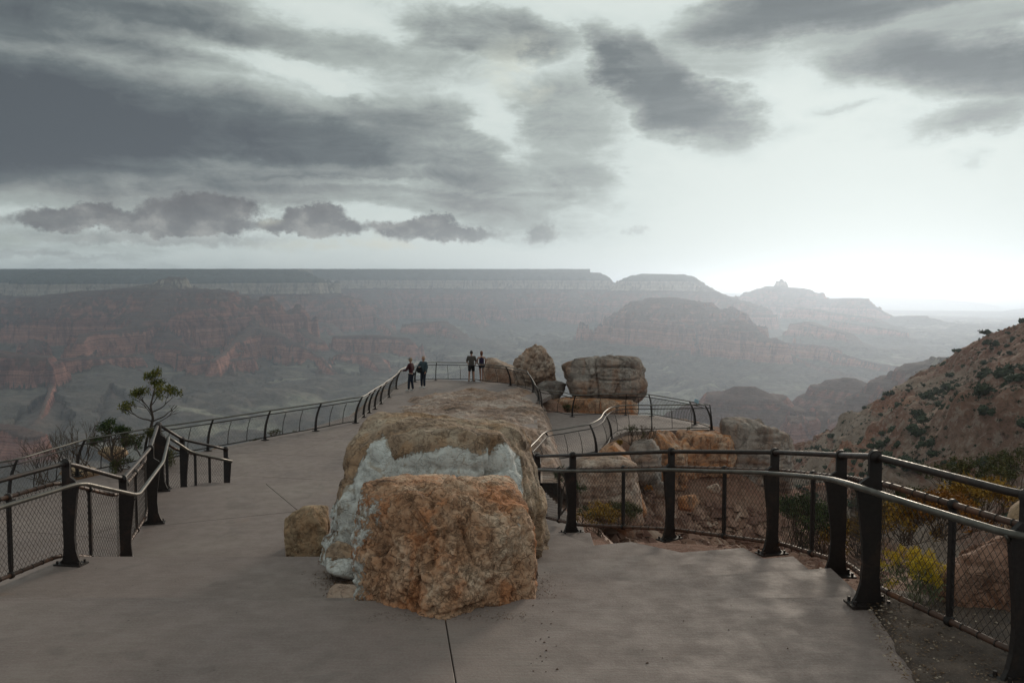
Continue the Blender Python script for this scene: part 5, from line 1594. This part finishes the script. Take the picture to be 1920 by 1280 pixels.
tb = W(270, 862, Y=25.2)
tree('juniper_tree', 'spreading dark juniper crown in front of the pine trunk behind the railing', tb, [
    (.5, (-1, 0, .4), .34, .028, 3, True), (.8, (-.5, .3, .6), .3, .026, 3, True), (.9, (.6, 0, .6), .3, .022, 3, True), (.6, (1, 0, .2), .36, .022, 3, True)],
    (34, .14, .045), M['olive'], 19, [(0, 0, -1.2), (.05, 0, -.6), (-.1, 0, -.1), (0, 0, .25)], .07)
bush('bare_bush', 'dark leafless bush behind the left railing left of the juniper', W(150, 890, Y=24.5), 1.55, 2.0, None, 31, 16, cat='bush', depth=3, r=.016)
bush('bare_bush', 'thin leafless bush at the left edge behind the railing', W(85, 905, Y=23.8), 1.35, 1.8, None, 33, 12, cat='bush', depth=3, r=.014)
bush('bare_bush', 'grey leafless bush right beside the juniper, low behind the railing', W(225, 880, Y=25), 1.2, 1.4, None, 34, 12, cat='bush', depth=3, r=.014)
# by the left railing
bush('shrub', 'spiky grey green tuft behind the railing under the leftmost of the near curved posts', W(516, 822, Y=32.3), .55, .45, M['olive'], 41, 16, (5, .05, .035), depth=1)
bush('shrub', 'low wide grey green shrub behind the railing right of the spiky tuft', W(557, 815, Y=33.2), .30, .9, M['olive'], 43, 22, (7, .07, .03), depth=1)
bush('shrub', 'low green shrub at the foot of the railing left of the spiky tuft', W(480, 828, Y=31.6), .22, .7, M['olive'], 45, 18, (7, .06, .03), depth=1)
bush('shrub', 'bright orange shrub behind the railing near the posts that bunch together', W(628, 800, Y=34.6), .32, .55, M['rust'], 47, 22, (12, .06, .03), depth=1)
bush('shrub', 'small yellow shrub behind the railing between two curved posts on the left', W(405, 846, Y=29.5), .2, .4, M['gold'], 48, 14, (8, .05, .03), depth=1)
bush('shrub', 'orange brown shrub behind the railing just before the bunched posts', W(655, 796, Y=35.0), .26, .35, M['rust'], 49, 14, (10, .05, .03), depth=1)
# outcrop plants
bush('bare_bush', 'dark twiggy shrub growing on the outcrop beside the curved railing', W(1208, 832, Y=32.4), .85, .9, M['dry'], 51, 16, (3, .05, .03), cat='bush', depth=2, r=.014)
bush('bare_bush', 'yellow tinged upright shrub left of the dark twiggy one on the outcrop', W(1182, 832, Y=31.8), .8, .5, M['olive'], 52, 10, (6, .06, .03), cat='bush', depth=2, r=.012)
bush('grass_tuft', 'golden tuft at the railing foot where it bends above the orange rock', W(1160, 832, Y=30.8), .25, .45, M['gold'], 53, 20, (12, .05, .03), depth=1, cat='grass tuft')
bush('grass_tuft', 'orange tuft on the flat top of the pale block', W(1135, 862, Y=25.2), .22, .35, M['rust'], 54, 20, (12, .045, .03), depth=1, cat='grass tuft')
bush('grass_tuft', 'straw coloured tuft on top of the large square grey boulder', W(1129, 684, Y=46.6), .30, .4, M['gold'], 55, 16, (9, .05, .035), depth=1, cat='grass tuft')
bush('grass_tuft', 'orange tuft in the crack below the sloping orange rock', W(1215, 918, Y=27.6), .25, .35, M['rust'], 56, 16, (10, .05, .03), depth=1, cat='grass tuft')
bush('shrub', 'olive shrub at the foot of the large square boulder behind the railing', W(1068, 778, Y=43.5), .7, .9, M['olive'], 57, 18, (6, .08, .04), depth=2)
bush('grass_tuft', 'small dark tuft on the lower terrace edge near the railing corner', W(1290, 806, Y=36.6), .25, .3, M['olive'], 58, 8, (3, .05, .03), depth=1, cat='grass tuft')
# ravine plants seen through the right railing
tb = W(1052, 1010, Y=14.2)
tree('pinyon_tree', 'green pinyon beside the big boulder seen through the railing', tb, [
    (.3, (-1, 0, .5), .30, .02, 3, True), (.45, (.8, .2, .6), .30, .02, 3, True), (.6, (-.7, .3, .7), .26, .02, 3, True), (.75, (.6, 0, .8), .24, .02, 3, True), (.9, (-.2, 0, 1), .22, .018, 3, True), (1.0, (.2, 0, 1), .18, .016, 3, True)],
    (18, .065, .028), M['needle_green'], 61, [(0, 0, -.8), (.03, 0, -.2), (-.03, 0, .3), (.02, 0, .75)], .045)
for k_, (a, b, y_, h, ww, mt, lb_) in enumerate([
        (1120, 1000, 15.5, .65, .9, 'gold', 'dry golden bush below the first railing bay right of the boulder'),
        (1165, 985, 17.0, .55, .8, 'olive', 'olive bush lower in the ravine under the pale block'),
        (1500, 1030, 10.2, .75, .6, 'needle_green', 'leafy green shrub behind the railing left of the double posts'),
        (1545, 1035, 10.4, .65, .6, 'olive', 'olive shrub just right of the leafy green one behind the railing'),
        (1610, 1045, 10.0, .55, .7, 'gold', 'golden brown shrub behind the near double posts'),
        (1700, 1010, 9.6, .50, .8, 'gold', 'golden shrub behind the yellow flowers'),
        (1765, 1000, 9.2, .55, .8, 'rust', 'amber shrub between the flowering plant and the reddish boulder'),
        (1850, 985, 9.6, .60, .8, 'gold', 'upright golden shrub between the rails in front of the tan boulder'),
        (1800, 940, 12.5, .75, 1.6, 'olive', 'broad olive shrub on the slope above the upper rail'),
        (1895, 925, 13.0, .85, 1.8, 'olive', 'dark olive shrub at the right edge above the rail'),
        (1720, 975, 12.0, .55, 1.2, 'olive', 'low olive shrub on the slope behind the tallest looped post')]):
    bush('shrub', lb_, W(a, b, Y=y_), h, ww, M[mt], 70 + k_, 26, (16, .075, .028), depth=2, r=.006)
# the flowering plant
rnd = random.Random(99)
fp = W(1692, 1148, z=-2.30); fp.x += .10
root = empty('rabbitbrush', fp); tag(root, 'yellow flowering bush poking through the mesh by the near post', 'flowering bush')
sm = MB(); tips = []
for k_ in range(26):
    d = Vector((rnd.gauss(-.05, .26), rnd.gauss(0, .25), 1)).normalized()
    branching(sm, Vector((rnd.gauss(0, .03), rnd.gauss(0, .03), 0)), d, rnd.uniform(.18, .26), .0035, 1, rnd, tips, .22, .4, (2, 3), .75)
branching(sm, Vector((0, 0, 0)), Vector((-.8, -.1, .35)), .16, .003, 1, rnd, tips, .2, .2, (2, 2), .7)
branching(sm, Vector((0, 0, .1)), Vector((-.8, -.1, .9)), .22, .003, 1, rnd, tips, .2, .2, (2, 2), .7)
sm.build('stems', M['stem'], root)['kind'] = 'stuff'
fb = MB(); lf_ = MB()
for t_ in tips:
    leaf_quads(fb, t_, 60, .036, .011, rnd, .3)
    leaf_quads(lf_, t_ - Vector((0, 0, .10)), 7, .05, .020, rnd, 1.5)
fb.build('flowers', M['yellow'], root)['kind'] = 'stuff'; lf_.build('foliage', M['stem'], root)['kind'] = 'stuff'

# litter and pebbles by the right railing
def scatter(name, label, n, fpos, mat, size, seed, mode='leaf'):
    rnd = random.Random(seed); mb = MB()
    for _ in range(n):
        c = fpos(rnd)
        if c is None: continue
        s = size * rnd.uniform(.5, 1.5); a = rnd.uniform(0, 6.28)
        if mode == 'leaf':
            u = Vector((math.cos(a), math.sin(a), rnd.uniform(-.4, .4))) * s; v_ = Vector((-math.sin(a), math.cos(a), rnd.uniform(-.5, .5))) * s * .4
            c = c + Vector((0, 0, s * .3)); mb.poly([c - u, c + v_, c + u, c - v_], [(0, 1, 2, 3)])
        else:
            pts = [c + Vector((math.cos(a + i * 1.26) * s * rnd.uniform(.7, 1.2), math.sin(a + i * 1.26) * s * rnd.uniform(.7, 1.2), 0)) for i in range(5)]
            t_ = c + Vector((rnd.gauss(0, s * .2), rnd.gauss(0, s * .2), s * rnd.uniform(.5, .9)))
            mb.poly(pts + [t_], [(i, (i + 1) % 5, 5) for i in range(5)])
    o = mb.build(name, mat)
    tag(o, label, None, None, 'stuff'); return o
def pos_r(rnd):
    t = rnd.random(); y = 2.2 + t * 4.4
    x = np.interp(y, [2.2, 4.2, 5.2, 5.9, 6.6], [2.3, 2.1, 2.28, 2.50, 2.75]) + abs(rnd.gauss(0, .45)) * rnd.choice((1, 1, 1, -.12))
    on = x < np.interp(y, [2.2, 4.2, 5.2, 6], [2.3, 2.1, 2.28, 2.52])
    return Vector((x, y, Z0 + .002 if on else rim_z(x, y)))
def pos_c(rnd):
    q = W(rnd.gauss(640, 26), rnd.gauss(1086, 14), z=-2.846)
    return q if 7.3 < q.y < 8.85 else None
def pos_d(rnd):
    return W(1003 + abs(rnd.gauss(0, 22)), rnd.gauss(1098, 14), z=-2.40) if rnd.random() < .5 else W(rnd.uniform(690, 990), 1150 + 8 * math.sin(rnd.uniform(0, 3.1)) + rnd.gauss(0, 4), z=Z0 + .002)
scatter('debris', 'dirt and dry leaves gathered on the step left of the boulders', 900, pos_c, M['litter'], .011, 21)
scatter('debris', 'crumbs of rock and dirt lying against the foot of the front boulder', 500, pos_d, M['litter'], .007, 22)
# soil bed along the railing
xs = np.linspace(1.7, 5.2, 120); ys = np.linspace(1.0, 8.0, 220)
X, Y = np.meshgrid(xs, ys)
ed = np.interp(Y, [1, 4.2, 4.7, 5.2, 5.85, 6.3, 7.3, 8], [2.2, 2.16, 2.2, 2.3, 2.50, 2.66, 2.75, 2.8]) + .05 * fbm2(X * 2, Y * 2, 4, 5)
zz = np.interp(Y, [0, 6.1, 6.6, 8], [-2.245, -2.245, -2.46, -2.80])
Z = zz - .10 + .125 * np.clip((X - ed) / .12, 0, 1) + .018 * fbm2(X * 6, Y * 6, 4, 6) - .25 * np.clip(X - 3.3, 0, 9)
me = np_mesh('soil', np.stack([X.ravel(), Y.ravel(), Z.ravel()], 1), grid_faces(len(ys), len(xs)))
def soil_mat():
    m, t, b = new_mat('soil')
    p = t.add('ShaderNodeNewGeometry').outputs['Position']
    n1 = t.noise(p, 5, 6, .65); n2 = t.noise(p, 70, 5, .7)
    c = t.ramp(n1.outputs[0], [(.35, (.055, .038, .030)), (.65, (.115, .080, .062))])
    c = t.mix(t.step(n2.outputs[0], .55, .68, 0, .6), c, (.22, .17, .14))
    t.put(b.inputs['Base Color'], c); b.inputs['Roughness'].default_value = .95
    bump(t, b, n2.outputs[0], .8, .01)
    return m
M['soil'] = soil_mat()
o = link('soil_bed', me, None, M['soil']); tag(o, 'strip of dark soil between paving and right railing', kind='structure')
def pos_s(rnd):
    y = 2.2 + rnd.random() * 4.4; x = np.interp(y, [2.2, 4.2, 5.2, 5.9, 6.6], [2.3, 2.2, 2.34, 2.56, 2.8]) + abs(rnd.gauss(0, .5)) - .06
    return Vector((x, y, -2.222 if y < 6.2 else -2.3))
scatter('leaf_litter', 'brown dry leaves strewn on the soil under the right railing', 5200, pos_s, M['litter'], .010, 3)
M['pebble'] = simple_mat('pebbles', (.34, .27, .21), .9, .4, 30)
scatter('pebbles', 'small pale pebbles scattered on the soil by the right railing', 500, pos_s, M['pebble'], .009, 4, 'peb')
def pos_b(rnd):
    px_ = rnd.choice((rnd.uniform(600, 700), rnd.uniform(995, 1050), rnd.uniform(1000, 1600))); 
    if px_ < 710: q = W(px_, rnd.uniform(1070, 1122), z=-2.845)
    else: q = W(px_, rnd.uniform(1130, 1260), z=Z0 + .001)
    return q
scatter('pebbles', 'bits of broken rock and leaf scattered on the paving round the boulders', 45, pos_b, M['brown'], .007, 5, 'peb')

# loose stones on the talus below the outcrop
def pebble_field(name, label, n, xr, yr, keep, mat, size, seed):
    r_ = np.random.RandomState(seed)
    x = r_.uniform(*xr, n); y = r_.uniform(*yr, n)
    z = rim_height(x[:, None], y[:, None])[:, 0]; d = poly_dist(x[:, None], y[:, None], LAND)[:, 0]
    ok = keep(x, y, d); x, y, z = x[ok], y[ok], z[ok]; m = len(x)
    base = np.array([(1, 0, 0), (.3, .95, 0), (-.8, .6, 0), (-.8, -.6, 0), (.3, -.95, 0), (.35, .15, .75), (-.4, .2, .62), (0, -.4, .66)])
    tri = np.array([(0, 1, 5), (1, 2, 6), (1, 6, 5), (2, 3, 6), (3, 7, 6), (3, 4, 7), (4, 0, 7), (0, 5, 7), (5, 6, 7)])
    s_ = size * np.exp(r_.normal(size=m) * .55); a = r_.uniform(0, 6.28, m)
    v = base[None] * (1 + .28 * r_.normal(size=(m, 8, 3))) * s_[:, None, None] * np.array([1, .8, .8])
    ca, sa = np.cos(a)[:, None], np.sin(a)[:, None]
    vx = v[..., 0] * ca - v[..., 1] * sa; vy = v[..., 0] * sa + v[..., 1] * ca
    V_ = np.stack([vx + x[:, None], vy + y[:, None], v[..., 2] + z[:, None] - s_[:, None] * .12], 2).reshape(-1, 3)
    F_ = (tri[None] + (np.arange(m) * 8)[:, None, None]).reshape(-1, 3)
    tag(link(name, np_mesh(name, V_, F_, False), None, mat), label, None, None, 'stuff')
M['stone'] = leaf_mat('stones', (.16, .085, .065), (.32, .19, .14), (.46, .34, .27), 1.2)
pebble_field('talus_stones', 'loose reddish stones covering the slope under the outcrop', 22000, (1.2, 14), (12, 34), lambda x, y, d: d > .15, M['stone'], .11, 5)
pebble_field('rim_stones', 'small stones on the bare ground outside the left railing', 5000, (-22, -6), (16, 50), lambda x, y, d: (d > -.5) & (d < 6), M['stone'], .06, 6)
pebble_field('rim_stones', 'small stones on the bare ground beside the right railing', 7000, (2.6, 12), (1, 14), lambda x, y, d: d > -3, M['stone'], .035, 7)

# bushes dotted over the hillside
def shrub_mesh(seed):
    rnd = random.Random(seed); mb = MB()
    v, f = ico(2)
    for q_ in range(5):
        c = np.array((rnd.gauss(0, .40), rnd.gauss(0, .40), .25 + rnd.random() * .55))
        r_ = rnd.uniform(.30, .52) * (1 + 1.5 * pn3(v * 2.3 + seed + q_ * 3.3, 4) + .5 * pn3(v * 5.1 + seed, 5))
        mb.poly((v * r_[:, None] * np.array([1, 1, .85]) + c).tolist(), f.tolist())
        for _ in range(22):
            d = Vector((rnd.gauss(0, 1), rnd.gauss(0, 1), rnd.gauss(.3, 1))).normalized()
            p_ = Vector(c) + d * rnd.uniform(.35, .62)
            a_ = Vector((rnd.gauss(0, 1), rnd.gauss(0, 1), rnd.gauss(0, 1))).normalized() * .13; b_ = a_.cross(d).normalized() * .10
            mb.poly([p_ - a_, p_ + b_, p_ + a_, p_ - b_], [(0, 1, 2, 3)])
    mb.tube([(0, 0, -.5), (.05, 0, .6)], .08, 4)
    return mb.mesh('hill_bush')
variants = [shrub_mesh(200 + i) for i in range(5)]
for v_ in variants: v_.materials.append(M['scrub'])
rnd = random.Random(12)
cand = []
for _ in range(9000):
    px_ = rnd.uniform(1480, 1960); Dd = rnd.uniform(150, 720)
    cand.append(((px_ - 960) / F_PX * Dd, Dd))
ca = np.array(cand); hz = hill_height(ca[:, :1], ca[:, 1:])[:, 0]
dens = fbm2(ca[:, 0] / 60, ca[:, 1] / 60, 3, 91)
kept = []
for (x, y), z, dn in zip(cand, hz, dens):
    v_ = z / y; py_ = 640 - F_PX * math.tan(math.atan(v_) + PITCH) if True else 0
    if py_ < 600 or py_ > 985 or rnd.random() > .50 + dn: continue
    st_ = np.linspace(100 / y, .985, 26)[:, None]
    if (hill_height(st_ * x, st_ * y) / (st_ * y)).max() > v_ + .004: continue
    kept.append((x, y, z, py_))
rnd.shuffle(kept)
n_b = 0
for x, y, z, py_ in kept[:270]:
    s = .8 + 2.0 * rnd.random() ** 1.6
    o = bpy.data.objects.new('hill_bush', variants[n_b % 5]); C.objects.link(o)
    o.location = (x, y, z - .1); o.rotation_euler = (0, 0, rnd.uniform(0, 6.28)); o.scale = (s * rnd.uniform(.9, 1.5), s * rnd.uniform(.9, 1.3), s * rnd.uniform(.9, 1.3))
    tag(o, 'dark round bush on the reddish hillside at the right', 'bush', 'bushes dotted over the right hillside')
    n_b += 1
mb = MB()
for x, y, z, py_ in kept[270:2200]:
    leaf_quads(mb, Vector((x, y, z + .35)), 9, .6, .55, rnd)
tag(mb.build('scrub', M['scrub']), 'fine low scrub speckling the right hillside', None, None, 'stuff')

# ------------------------------------------------------------------ haze
mb = MB(); mb.box((0, 44000, -475), (130000, 104000, 1950))
hz_o = mb.build('haze', None)
hm = bpy.data.materials.new('haze'); hm.use_nodes = True
ht = NT(hm.node_tree); hm.node_tree.nodes.clear()
pv = ht.add('ShaderNodeVolumePrincipled')
pv.inputs['Color'].default_value = (.66, .77, .93, 1)
pv.inputs['Density'].default_value = 4.5e-5
pv.inputs['Anisotropy'].default_value = 0.68
ho = ht.add('ShaderNodeOutputMaterial'); ht.l.new(pv.outputs[0], ho.inputs['Volume'])
hz_o.data.materials.clear(); hz_o.data.materials.append(hm)
tag(hz_o, None, None, None, 'stuff')
